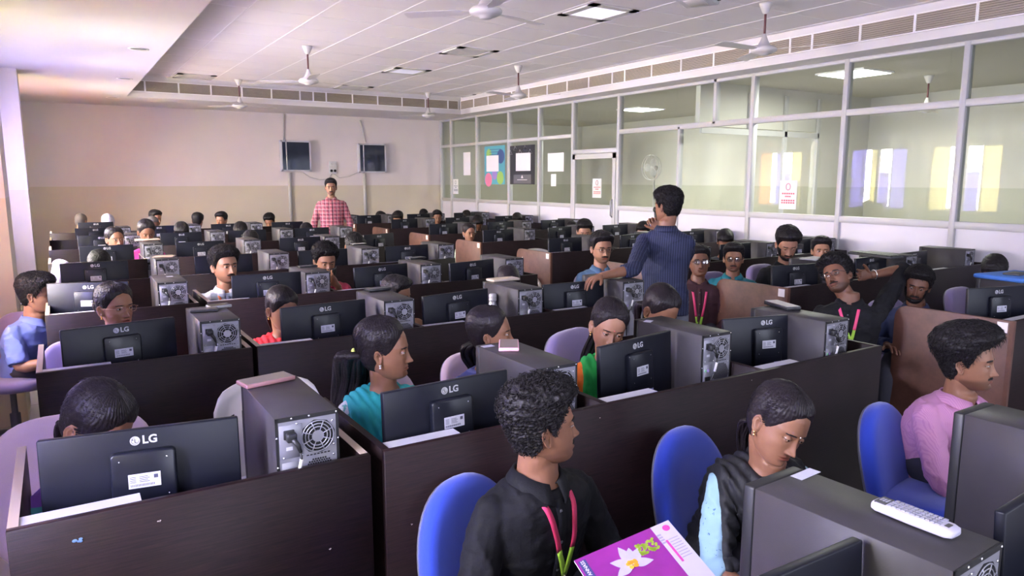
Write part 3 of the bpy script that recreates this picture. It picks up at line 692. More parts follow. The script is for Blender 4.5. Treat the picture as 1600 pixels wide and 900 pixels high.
    allv = np.concatenate(bm_v); me = bpy.data.meshes.new('body'); me.from_pydata(allv.tolist(), [], bm_f); me.materials.append(SKIN[skin]); me.shade_smooth()
    at = me.attributes.new('tone', 'FLOAT_COLOR', 'POINT'); cc = np.concatenate(tone)
    if beard:
        hz = P[:, 2]; hx = np.abs(P[:, 0]); m = (sstep(-0.055, -0.075, hz) * (hx > 0.0) * sstep(0.0, 0.03, hx + np.maximum(0, -0.085 - hz) * 3) * (P[:, 1] < 0.02) + front * np.exp(-((hz + 0.057) / 0.004) ** 2) * (hx < 0.03))
        m = np.clip(m, 0, 1) * 0.55 * beard; h0 = len(V); cc[h0:h0 + len(P)] *= (1 - m)[:, None]
    cc = np.concatenate([cc, np.ones((len(cc), 1))], 1).astype(np.float32); at.data.foreach_set('color', cc.ravel()); me.update()
    bo = bpy.data.objects.new('body', me); COL.objects.link(bo); bo.parent = root
    # ---- eyes
    if not far:
        for s in (-1, 1):
            e = MB(); r = 0.0121; nseg = 18 if near else 12
            prof = [(max(1e-4, r * math.sin(t)), -r * math.cos(t)) for t in [PI * i / nseg for i in range(nseg + 1)]]
            c = (0, 0, 0); e.lathe(prof, c, nseg, 0, axis='y')
            for fi in range(len(e.f)):
                cx = sum((Vector(e.v[i]) for i in e.f[fi]), Vector()) / len(e.f[fi])
                if cx.y < 0 and math.hypot(cx.x, cx.z) < 0.0064: e.m[fi] = 1
            G = Matrix.Rotation(math.radians(gaze), 3, 'Z')
            e.v = [tuple(H + Rh @ ((G @ Vector(v) + Vector((s * 0.0315, -0.0735, 0.0005))) * hsize)) for v in e.v]
            e.build('eye', [eyew, iris_m], root)
    Nh = normals(P, NR, NT)
    def shell(name, mask, thick, material, noise_amp=0.0, nsc=60, seed=1, parent=None, lift=0.0, ramp=1.0):
        mk = mask; t = np.where(mk > 0, 0.0008 + thick * np.clip(mk / ramp, 0, 1) ** 0.75, -0.003)
        if noise_amp: t = t + np.where(mk > 0.15, noise_amp * vnoise(P, nsc, seed), 0)
        Q = P + Nh * t[:, None]; Q[:, 2] += lift * np.clip(mk, 0, 1)
        idx = np.where(mk > -0.5)[0]; keep = set()
        fs = []
        mm = mk > 0
        for f in F:
            if any(mm[i] for i in f): fs.append(f)
        used = sorted({i for f in fs for i in f}); mp = {v: k for k, v in enumerate(used)}
        if not used: return None, None
        Qw = toW(Q[used]); mb_ = MB(); mb_.add([tuple(v) for v in Qw], [[mp[i] for i in f][::-1] for f in fs], 0, True)
        o = mb_.build(name, material, parent or root); return o, (Q, [f for f in fs])
    X_, Y_, Z_ = P[:, 0], P[:, 1], P[:, 2]; ax = np.abs(X_)
    # brows
    bx = (ax - 0.031) / 0.019; bz = 0.0195 + 0.0016 * (1 - (ax - 0.030) ** 2 / 0.0004) - (0.002 if fem else 0.0)
    if not far: shell('eyebrows', np.clip(1 - bx ** 4 - ((Z_ - bz) / (0.0028 if fem else 0.0042)) ** 2, -1, 1) * (Y_ < -0.03) , 0.0018, HAIR['k'], 0.0004, 300)
    if beard and not far:
        ms = 1 - (ax / 0.031) ** 4 - ((Z_ + 0.0565 + 0.12 * ax * 1.0) / 0.0052) ** 2
        shell('moustache', np.clip(ms, -1, 1) * (Y_ < -0.03), 0.0028, HAIR['k'], 0.0012, 260, 2)
        if beard > 1:
            bd = np.minimum(sstep(-0.078, -0.09, Z_ + 0.0 * ax) * 2 - 0.3, 1) * (Y_ < 0.0); bd2 = sstep(0.048, 0.058, ax) * sstep(0.0, -0.03, Z_) * (Y_ < 0.0) * (Y_ > -0.06)
            shell('beard', np.maximum(bd, bd2 * 1.3 - 0.35), 0.0035, HAIR['k'], 0.0016, 260, 3)
    # ---- hair
    ath = np.abs(TH)
    line_x = np.array([0, 0.5, 0.85, 1.05, 1.25, 1.42, 1.6, 1.85, 2.3, 3.2]);
    if fem: line_z = np.array([0.083, 0.072, 0.048, 0.028, 0.006, -0.006, 0.018, -0.040, -0.078, -0.082])
    else: line_z = np.array([0.070, 0.068, 0.060, 0.045, 0.012, -0.016, 0.018, -0.044, -0.072, -0.076])
    if hair == 'bald': line_z = line_z + 0.0
    hl = np.interp(ath, line_x, line_z); mk = (Z_ - hl) / 0.014
    topf = sstep(0.0, 0.09, Z_)
    hm = HAIR['s'] if fem else HAIR['k']
    hres = None
    if hair in ('short', 'curly', 'quiff'):
        vol = {'short': 0.017, 'curly': 0.026, 'quiff': 0.024}[hair] * hairvol
        th_ = 0.007 + vol * topf + (0.010 * hairvol * sstep(0.02, -0.06, Y_) * sstep(0.05, 0.09, Z_))
        amp = {'short': 0.0032, 'curly': 0.0075, 'quiff': 0.004}[hair]; nsc = {'short': 40, 'curly': 62, 'quiff': 34}[hair]
        o, hres = shell('hair', np.clip(mk, -1, 9), th_, hm, amp, nsc, 5 + px, ramp=1.5)
    elif hair == 'bald':
        o, hres = shell('hair', np.clip(mk, -1, 1), np.full(len(P), 0.004), HAIR['g'], 0.0004, 200)
    elif hair in ('tied', 'bun', 'loose', 'braid'):
        part = -0.003 * np.exp(-(X_ / 0.004) ** 2) * sstep(-0.0, -0.05, Y_)
        th_ = 0.008 + 0.010 * hairvol * topf + 0.004 * sstep(0.0, 0.06, Y_) + part
        th_ = th_ + 0.0010 * np.sin(TH * 46 + 3 * np.sin(Z_ * 60)) 
        o, hres = shell('hair', np.clip(mk, -1, 9), th_, hm, 0.0010, 45, 5 + px, ramp=3.6)
    elif hair == 'scarf':
        o, hres = shell('headscarf', np.clip((Z_ - np.where(ath < 0.9, 0.06, -0.2)) / 0.02, -1, 1), np.full(len(P), 0.012), mat('pale_scarf', (0.62, 0.60, 0.68), 0.8), 0.003, 20)
    hb = MB()
    if hair in ('tied', 'loose', 'braid'):
        # a tail from the back of the head down the neck
        base = np.array([0, 0.098, -0.035 if hair != 'loose' else -0.01]); b0 = Vector(toW(base[None])[0]); bk = Rh @ Vector((0, 1, 0))
        back = N0 + Vector((0, 0.095, 0))
        sidex = {'tied': 0.0, 'loose': 0.0, 'braid': 0.0}[hair]
        pts = [b0 - bk * 0.03, b0 + bk * 0.012 + Vector((0, 0, -0.02)), b0.lerp(back, 0.5) + bk * 0.03 + Vector((0, 0.0, -0.01)), back + Vector((0, 0.03, -0.03)), back + down * 0.16 + Vector((0, 0.03, 0)), back + down * 0.30 + Vector((0, 0.02, 0))]
        tf = extras_get(extras, 'tail') if extras else None
        if tf: pts = [b0 - bk * 0.03, b0 + bk * 0.01] + [N0 + Vector(q) for q in tf]
        fine = []; 
        for i in range(len(pts) - 1):
            for q in range(5): fine.append(pts[i].lerp(pts[i + 1], q / 5))
        fine.append(pts[-1]); 
        for _ in range(3): fine = [fine[0]] + [(fine[i - 1] + fine[i] * 2 + fine[i + 1]) / 4 for i in range(1, len(fine) - 1)] + [fine[-1]]
        nf = len(fine); wide_t = {'tied': 0.030, 'loose': 0.055, 'braid': 0.024}[hair] * hairvol
        rng = random.Random(px)
        strands = 60 if near else 26 if not far else 9
        for k in range(strands):
            an = rng.uniform(0, 2 * PI); rd = math.sqrt(rng.random()) * wide_t; ph = rng.uniform(0, 6); pp = []
            for i, p in enumerate(fine):
                t = i / (nf - 1); g = (0.35 + 0.65 * math.sin(PI * min(1, 0.15 + t * 1.1)) ** 0.7) * (1 - 0.45 * t * t)
                if hair == 'braid': g *= 0.8 + 0.2 * math.sin(t * 40)
                wv = 0.004 * math.sin(t * 14 + ph)
                pp.append(p + Vector((math.cos(an) * rd * g * 1.3 + wv, math.sin(an) * rd * g * 0.6, 0)))
            r0 = wide_t * (0.20 if near else 0.3 if not far else 0.5)
            L_ = rng.uniform(0.8, 1.0); nn = max(4, int(nf * L_)); pp = pp[:nn]
            hb.tube(pp, [r0 * (0.9 - 0.75 * (i / nn) ** 2) for i in range(nn)], 6 if near else 5)
    if hair == 'bun':
        c = toW(np.array([[0, 0.125, 0.0]]))[0]; hb.ball(Vector(c), 0.042 * hairvol, 10, sc=(1.1, 0.8, 1.0))
    if near and hres is not None:
        Q, fs = hres; rng = random.Random(px + 1); Qw = toW(Q); c0 = Hn
        nst = 2600 if hair in ('short', 'curly', 'quiff') else 1500
        mkc = np.clip(mk, -1, 1)
        for k in range(nst):
            f = fs[rng.randrange(len(fs))]; i = f[0]
            if mkc[i] < 0.3: continue
            p = Vector(Qw[i]); n_ = (Rh @ Vector(Nh[i])).normalized()
            if hair in ('short', 'quiff', 'curly'):
                d = Rh @ Vector((rng.uniform(-0.6, 0.6), rng.uniform(-0.2, 0.9), -0.35)); Ls = rng.uniform(0.012, 0.028)
            else:
                d = Rh @ Vector((-0.25 * np.sign(Q[i][0]) * (Q[i][1] > 0.05), 1.0, -0.5 if Q[i][1] < 0.06 else -1.2)); Ls = rng.uniform(0.03, 0.06)
            d = (d - n_ * d.dot(n_)); 
            if d.length < 0.05: continue
            d.normalize(); sdx = n_.cross(d); cu = rng.uniform(-0.5, 0.5)
            if hair == 'curly':
                rc = rng.uniform(0.003, 0.0055); pp = [p - n_ * 0.001 + (d * math.sin(q * 1.15) + n_ * (1 - math.cos(q * 1.15))) * rc + sdx * cu * 0.002 * q for q in range(5)]; hb.tube(pp, [0.0010, 0.0011, 0.0010, 0.0008, 0.0004], 3)
            else:
                pp = [p - n_ * 0.001 + d * (Ls * q / 3) - n_ * ((Ls * q / 3) ** 2 * 5.2) + n_ * (0.003 * math.sin(PI * (q + 0.3) / 4)) * (1.5 if not fem else 0.35) + sdx * cu * Ls * 0.15 * (q / 3) ** 2 for q in range(4)]; hb.tube(pp, [0.0009, 0.0010, 0.0008, 0.0003], 3)
    if hb.v: hb.build('hair_strands' if hair in ('short', 'curly', 'quiff') else 'hair_length', hm, root)
    # ---- shirt
    smat = shirt or mat('plain_shirt', (0.2, 0.2, 0.3), 0.8)
    a = MB(); g = 0.013; torso(a, N0, down, fwd, tab, g, -0.005, 0.6 if not stand else 0.6, fit=fit)
    if stand: 
        c1 = N0 + down * 0.53; loft(a, [(c1 - down * 0.1, Vector((0.172, 0, 0)), fwd * 0.118), (c1 + Vector((0, 0, -0.08)), Vector((0.185, 0, 0)), fwd * 0.125)], 30)
    for s, nm in ((-1, 'r'), (1, 'l')):
        sh, E_, W_ = A[nm]; fl = sleeves
        if fl >= 1: limb(a, sh, E_, E_.lerp(W_, min(0.96, fl - 0.04 if fl > 1 else 0.96)), (0.058) * ar, 0.048 * ar, 0.037 * ar, 0.004)
        else:
            t = fl; e_ = sh.lerp(E_, min(1, t * 1.0 / 0.5)) if t <= 0.5 else E_.lerp(W_, (t - 0.5) * 2)
            if t <= 0.5: a.tube([sh + (sh - E_).normalized() * 0.0, sh.lerp(e_, 0.33), sh.lerp(e_, 0.66), e_], [0.056 * ar, 0.057 * ar, 0.057 * ar, 0.060 * ar], 16)
            else: limb(a, sh, E_, e_, 0.057 * ar, 0.050 * ar, 0.047 * ar, 0.003)
        a.ball(sh, 0.053 * ar, 8)
    SV, SN, SF = remesh(a, voxel, 5 if near else 3)
    fold = vnoise(SV * np.array([1, 1, 0.7]), 2.2, 3) * 0.6 + 0.4 * vnoise(SV * np.array([0.7, 1, 1.5]), 4.5, 8)
    rid = 1 - np.abs(fold); SV = SV + SN * ((rid ** 3 - 0.5) * (0.011 if near else 0.008))[:, None] 
    mb_ = MB(); mb_.add(SV.tolist(), SF, 0, True); so = mb_.build('shirt' if not fem else 'kurta', smat, root)
    if collar:
        cb = MB(); nk = 20; vs = []; fs2 = []
        R0 = 0.062 * ar
        for i in range(nk + 1):
            t = -PI * 0.93 + 2 * PI * 0.93 * i / nk + PI    # opening at the front
            cs, sn = math.sin(t), -math.cos(t)          # direction around the neck; t=0 front
            fr = abs(((t - PI) / PI)); 
            fr2 = max(0, (fr - 0.55) / 0.4)
            drop = 0.018 * fr2 * 1.3
            p_in = N0 + Vector((math.sin(t) * R0, -math.cos(t) * R0 * 1.05, 0.030 - drop * 1.2))
            p_top = N0 + Vector((math.sin(t) * R0 * 1.10, -math.cos(t) * R0 * 1.14, 0.036 - drop * 1.2))
            p_out = N0 + Vector((math.sin(t) * R0 * 1.42, -math.cos(t) * (R0 * 1.45 + 0.012 * fr2), 0.004 - drop - 0.022 * fr2))
            p_base = N0 + Vector((math.sin(t) * R0 * 1.1, -math.cos(t) * R0 * 1.12, -0.012 - drop))
            vs += [p_in, p_top, p_out, p_out + Vector((0, 0, -0.003)), p_base]
        for i in range(nk):
            for j in range(4): fs2.append((i * 5 + j, (i + 1) * 5 + j, (i + 1) * 5 + j + 1, i * 5 + j + 1))
        cb.add(vs, fs2, 0, True); co = cb.build('collar', smat, so)
        md = co.modifiers.new('thick', 'SOLIDIFY'); md.thickness = 0.003
        pk = MB(); pl = []
        bvh0 = BVHTree.FromPolygons([Vector(v) for v in SV], SF)
        if not fem:
            for i in range(14):
                q = N0 + down * (0.03 + i * 0.03) + Vector((0, -0.5, 0)); h = bvh0.ray_cast(q, Vector((0, 1, 0)))
                if h[0]: pl.append(h[0])
            if len(pl) > 1: pk.add([p for q in pl for p in (q + Vector((-0.014, -0.0015, 0)), q + Vector((0.014, -0.0025, 0)))], [(2 * i, 2 * i + 1, 2 * i + 3, 2 * i + 2) for i in range(len(pl) - 1)], 0, True)
            if pk.v:
                q = pk.build('placket', smat, so); md = q.modifiers.new('thick', 'SOLIDIFY'); md.thickness = 0.003
                bt = MB()
                for i in range(1, len(pl), 3): bt.lathe([(0.0055, -0.003), (0.005, -0.0055)], tuple(pl[i]), 10, axis='y')
                bt.build('button', mat('shirt_button', (0.12, 0.12, 0.14), 0.3), q)
    bvh = BVHTree.FromPolygons([Vector(v) for v in SV], SF)
    tro = trousers or mat('dark_trousers', (0.03, 0.03, 0.045), 0.85, bump=0.1, bscale=200)
    # ---- legs
    lg = MB(); sf = MB()
    pel = N0 + down * (0.53 * fit)
    for s in (-1, 1):
        if stand:
            hip = pel + Vector((s * 0.085, 0, 0.04)); kn = Vector((s * 0.11, -0.02, 0.50)); an_ = Vector((s * 0.12, 0.02, 0.09))
            limb(lg, hip, kn, an_, 0.096, 0.066, 0.052, 0.004); ft = an_
        else:
            hip = Vector((s * 0.085, pel.y - 0.01, max(0.52, pel.z + 0.02))); kn = hip + Vector((s * 0.03, -0.40, 0.0)); an_ = kn + Vector((0, 0.02, -(kn.z - 0.09)))
            limb(lg, hip, kn, an_, 0.082, 0.060, 0.045, 0.004); ft = an_
        sf.box(ft.x - 0.045, ft.x + 0.045, ft.y - 0.19, ft.y + 0.07, 0.0, 0.075, bev=0.03, seg=3)
    lg.ball(Vector((0, pel.y, max(0.5, pel.z))), 0.14, 10, sc=(1.15, 0.85, 0.8))
    lv, ln_, lf = remesh(lg, max(voxel, 0.012), 3); lm = MB(); lm.add(lv.tolist(), lf, 0, True); lm.build('trousers', tro, root)
    sf.build('shoes', rubber, root)
    # ---- extras
    info = dict(root=root, H=H, Rh=Rh, N0=N0, down=down, fwd=fwd, bvh=bvh, SV=SV, SN=SN, SF=SF, toW=toW, A=A, fem=fem, hs=hsize, shirt=so, ar=ar)
    for ex in extras:
        if callable(ex): ex(info)
    return info
def extras_get(ex, key):
    for e in ex:
        if isinstance(e, tuple) and e[0] == key: return e[1]
    return None
# --- things worn
def glasses(fm=None, lens=None, rx=0.024, rz=0.017):
    def f(I):
        H, Rh, hs = I['H'], I['Rh'], I['hs']; a = MB(); l = MB(); fmm = fm or frame_m
        T = lambda p: H + Rh @ (Vector(p) * hs)
        for s in (-1, 1):
            ring = [T((s * 0.033 + rx * math.copysign(abs(math.cos(t)) ** 0.8, math.cos(t)), -0.104 + 0.006 * ((s * 0.033 + rx * math.cos(t)) / 0.05) ** 2 * 1.4, -0.001 + rz * math.copysign(abs(math.sin(t)) ** 0.8, math.sin(t)))) for t in [2 * PI * k / 24 for k in range(24)]]
            a.tube(ring, 0.0013, 6, closed=True)
            c = T((s * 0.033, -0.103, -0.001)); vs = [c] + ring; l.add(vs, [(0, k + 1, (k + 1) % 24 + 1) for k in range(24)], 0, True)
            a.tube([T((s * 0.057, -0.098, 0.005)), T((s * 0.072, -0.085, 0.006)), T((s * 0.078, -0.03, 0.004)), T((s * 0.078, 0.018, 0.0)), T((s * 0.076, 0.03, -0.018))], 0.0013, 6)
        a.tube([T((-0.010, -0.105, 0.004)), T((0, -0.108, 0.006)), T((0.010, -0.105, 0.004))], 0.0013, 6)
        o = a.build('spectacles', fmm, I['root']); l.build('lens', lens or lens_g, o)
    return f
def surf(I, x, s, off=0.004, back=False):
    """point on the shirt, x sideways, s metres below the neck"""
    q = I['N0'] + I['down'] * s + Vector((x, 0.6 if back else -0.6, 0)); h = I['bvh'].ray_cast(q, Vector((0, -1 if back else 1, 0)))
    if h[0] is None: return I['N0'] + I['down'] * s + Vector((x, 0.1 if back else -0.1, 0))
    return h[0] + Vector((0, off if back else -off, 0))
PINK = mat('pink_lanyard', (0.75, 0.06, 0.20), 0.55); LIME = mat('lime_lanyard', (0.35, 0.62, 0.06), 0.55); card_m = mat('id_card', (0.75, 0.73, 0.66), 0.35)
PINK2 = mat('crimson_lanyard', (0.62, 0.04, 0.13), 0.55)
def lanyard(c1=None, c2=None, length=0.30, card=False, dx=0.0, print_=True, w=0.009, l0=0.045, text=False):
    def f(I):
        a = MB(); ar = I['ar']
        for s in (-1, 1):
            pts = []
            n = 18
            for i in range(n + 1):
                t = i / n; x = s * (0.062 * ar * (1 - t) ** 0.9) + dx * t; sd = 0.0 + length * t
                p = surf(I, x, max(0.012, sd), 0.005); 
                if i == 0: p = I['N0'] + Vector((s * 0.068 * ar, 0.0, 0.012))
                pts.append(p)
            for _ in range(2): pts = [pts[0]] + [(pts[i - 1] + pts[i] * 2 + pts[i + 1]) / 4 for i in range(1, len(pts) - 1)] + [pts[-1]]
            vs = []
            for i in range(n + 1):
                d = (pts[min(n, i + 1)] - pts[max(0, i - 1)]).normalized(); sd_ = d.cross(Vector((0, -1, 0))).normalized() * w; vs += [pts[i] - sd_, pts[i] + sd_]
            kk = int(n * 0.72)
            a.add(vs[:2 * kk + 2], [(2 * i, 2 * i + 1, 2 * i + 3, 2 * i + 2) for i in range(kk)], 0, True); a.add(vs[2 * kk:], [(2 * i, 2 * i + 1, 2 * i + 3, 2 * i + 2) for i in range(n - kk)], 1, True)
        o = a.build('lanyard', [c1 or PINK, c2 or LIME], I['root']); md = o.modifiers.new('t', 'SOLIDIFY'); md.thickness = 0.0015
        e = surf(I, dx, length, 0.006); h = MB(); h.tube([e, e + Vector((0, -0.004, -0.035))], 0.003, 8); h.lathe([(0.008, -0.002), (0.008, 0.002)], tuple(e + Vector((0, -0.004, -0.04))), 12, axis='y'); h.build('clip', screwm, o)
        if card: h = MB(); c = e + Vector((0, -0.008, -0.085)); h.box(c.x - 0.043, c.x + 0.043, c.y - 0.003, c.y + 0.001, c.z - 0.03, c.z + 0.03, bev=0.001, seg=1); h.build('id_card', card_m, o)
    return f
def stole(material, maskf, name='dupatta', t=0.010, folds=55, amp=0.004, dirv=(1, 0.3, 0.2)):
    """cloth lying on the shirt where maskf(x, y, z relative to the neck base) > 0"""
    def f(I):
        SV, SN, SF = I['SV'], I['SN'], I['SF']; R = SV - np.array(I['N0']); m = maskf(R[:, 0], R[:, 1], R[:, 2])
        d = np.array(dirv); ramp = np.clip((m + 0.004) / 0.016, 0, 1); off = -0.005 + ramp * (t + 0.005 + amp * np.sin(R @ d * folds * 6.28 + 1.5 * vnoise(R, 3, 4)))
        Q = SV + SN * off[:, None]; fs = [f_ for f_ in SF if any(m[i] > -0.006 for i in f_)]; used = sorted({i for f_ in fs for i in f_}); mp = {v: k for k, v in enumerate(used)}
        if not used: return
        b = MB(); b.add(Q[used].tolist(), [[mp[i] for i in f_] for f_ in fs], 0, True); b.build(name, material, I['root'])
    return f
def headdot(m=None, z=0.020, r=0.0022):
    def f(I):
        b = MB(); b.ball(I['H'] + I['Rh'] @ (Vector((0, -0.0925, z)) * I['hs']), r, 6); b.build('bindi', m or mat('pale_bindi', (0.85, 0.75, 0.7), 0.4), I['root'])
    return f
def earring(kind='drop', m=None):
    def f(I):
        for s in (-1, 1):
            b = MB(); c = I['H'] + I['Rh'] @ (Vector((s * 0.0795, 0.008, -0.042)) * I['hs']); b.ball(c, 0.0048, 8); b.ball(c + Vector((0, 0, -0.010)), 0.0040, 8); b.tube([c, c + Vector((0, 0, -0.012))], 0.001, 5); b.build('earring', m or gold, I['root'])
    return f
# ------------------------------------------------------------------ workstation benches
PZ = 0.96; DZ = 0.735; DD = 0.62
def bench(x0, x1, y, seats, style, label, group, low=0.0):
    """long partition (towards the viewer) + side panels + desk tops, seats side by side"""
    r = empty('workstation_bench', ((x0 + x1) / 2, y, 0), 0, label, 'computer desk', group)
    w = (x1 - x0) / 2; T = 0.022
    a = MB(); a.box(-w, w, 0, T, 0.04, PZ, bev=0.0015, seg=1); a.build('back_panel', dark_wood, r)
    pitch = (x1 - x0) / seats
    for k in range(seats + 1):
        u = -w + k * pitch
        end = (style == 'R' and k == 0)
        c = 0.012
        if end:
            pts = [(0.022, 0.0), (DD + 0.06, 0.0), (DD + 0.06, PZ - 0.08)]
            pts += [(DD - 0.02 + 0.08 * math.cos(q), PZ - 0.08 + 0.08 * math.sin(q)) for q in [i * PI / 12 for i in range(1, 7)]] + [(0.022, PZ)]
            a = MB(); a.prism(pts, u - 0.012, u + 0.012, 'x', bev=0.0015); p = a.build('side_panel', brown_wood, r); p['label'] = 'brown end panel with a rounded corner'
            a = MB(); a.box(u - 0.0135, u - 0.012, 0.03, 0.085, PZ - 0.07, PZ - 0.012); a.build('tape_patch', tape, p)
            a = MB(); a.box(u - 0.012, w * 0 + u + 0.012, -0.001, 0.022, 0.0, PZ + 0.001); a.build('end_post', brown_wood, p)
        else:
            u2 = min(max(u, -w + 0.012), w - 0.012)
            a = MB(); a.box(u2 - 0.011, u2 + 0.011, T, DD, 0.0, PZ - 0.002, bev=0.0015, seg=1); p = a.build('side_panel', dark_wood, r)
            a = MB(); a.box(u2 - 0.0112, u2 + 0.0112, T, DD, PZ - 0.0025, PZ - 0.0005); a.box(u2 - 0.0112, u2 + 0.0112, DD, DD + 0.001, 0, PZ - 0.0005); a.build('edge_band', edge_wood if (style == 'L' and k in (0, seats)) or style == 'M' and k == 0 and y > 3 else dark_wood, p)
    for k in range(seats):
        u = -w + k * pitch
        a = MB(); a.box(u + 0.014, u + pitch - 0.014, T + 0.001, DD - 0.03, DZ - 0.025, DZ, bev=0.002, seg=1); a.build('desktop', desk_white, r)
        a = MB(); a.box(u + 0.012, u + pitch * 0.32, T, T + 0.065, PZ - 0.024, PZ - 0.006); s = a.build('cable_ledge', desk_white, r); s['label'] = 'short white ledge along the top of the partition'
        if style != 'L' : pass
    return r
GL, GM, GR = 'left block of computer benches', 'middle block of computer benches', 'right block of computer benches'
ROWS = [0.45, 1.90, 3.47, 4.95, 6.43, 8.02, 9.55, 11.10, 12.55]
ordn = ['nearest', 'second', 'third', 'fourth', 'fifth', 'sixth', 'seventh', 'eighth', 'last']
LX, MX, RX_ = (-0.155, 0.715), (0.757, 3.30), (4.50, 7.48)
bench(LX[0], LX[1], ROWS[1], 1, 'L', 'dark single bench at the left front corner, chewing gum marks on its partition', GL)
for i in range(2, 9):
    bench(LX[0] + (0.03 if i < 3 else 0.05), LX[1] + 0.02, ROWS[i], 1, 'L', '%s dark single-seat bench from the front in the left block' % ordn[i - 1], GL)
b0 = bench(0.64, 2.9, ROWS[0], 1, 'M', 'dark bench nearest the viewer, its computer carries the white remote', GM)
for c_ in b0.children:
    if c_.name.startswith('desktop'): c_.data.materials.clear(); c_.data.materials.append(desk_dark)
for i in range(1, 9):
    bench(MX[0] + (0 if i < 3 else 0.03), MX[1] + (0.0 if i == 1 else 0.08), ROWS[i], 3, 'M', '%s long dark partition bench from the front in the middle block' % ordn[i], GM)
RR = [None, 1.84, 3.32, 4.80, 6.33, 7.85, 9.35, 10.85, 12.35]
for i in range(1, 9):
    bench(RX_[0], RX_[1], RR[i], 3, 'R', 'bench with brown rounded end panel, %s from the front along the glass partition' % ordn[i - 1], GR)
# gum, scratches and dowel caps on the near partitions
gum = mat('dried_blue_gum', (0.12, 0.22, 0.42), 0.6); gum2 = mat('dried_pale_gum', (0.5, 0.42, 0.40), 0.6)
def spot(px, py, y, r, m, lab):
    p = aty(px, py, y); a = MB(); random.seed(int(px * 7 + py))
    for k in range(4): a.ball((random.uniform(-r, r), -0.001, random.uniform(-r, r) * 0.6), r * random.uniform(0.4, 0.8), 6, sc=(1, 0.12, 0.7))
    o = a.build('gum_stain', m, None, (p.x, y, p.z)); tag(o, lab, 'stain', None)
spot(122, 845, ROWS[1] - 0.0005, 0.009, gum, 'blue smear on the nearest left partition')
spot(249, 814, ROWS[1] - 0.0005, 0.003, gum2, 'pale speck below the top edge of the nearest left partition')
spot(515, 858, ROWS[1] - 0.0005, 0.003, gum2, 'pale speck at the right end of the nearest left partition')
spot(937, 653, ROWS[1] - 0.0005, 0.0025, gum2, 'small speck on the middle partition right of the curly-haired man')
spot(643, 819, ROWS[1] - 0.0005, 0.003, gum2, 'small speck on the middle partition left of the nearest blue chair')
spot(1174, 594, ROWS[1] - 0.0005, 0.0025, gum2, 'tiny speck on the middle partition above the nearest woman')
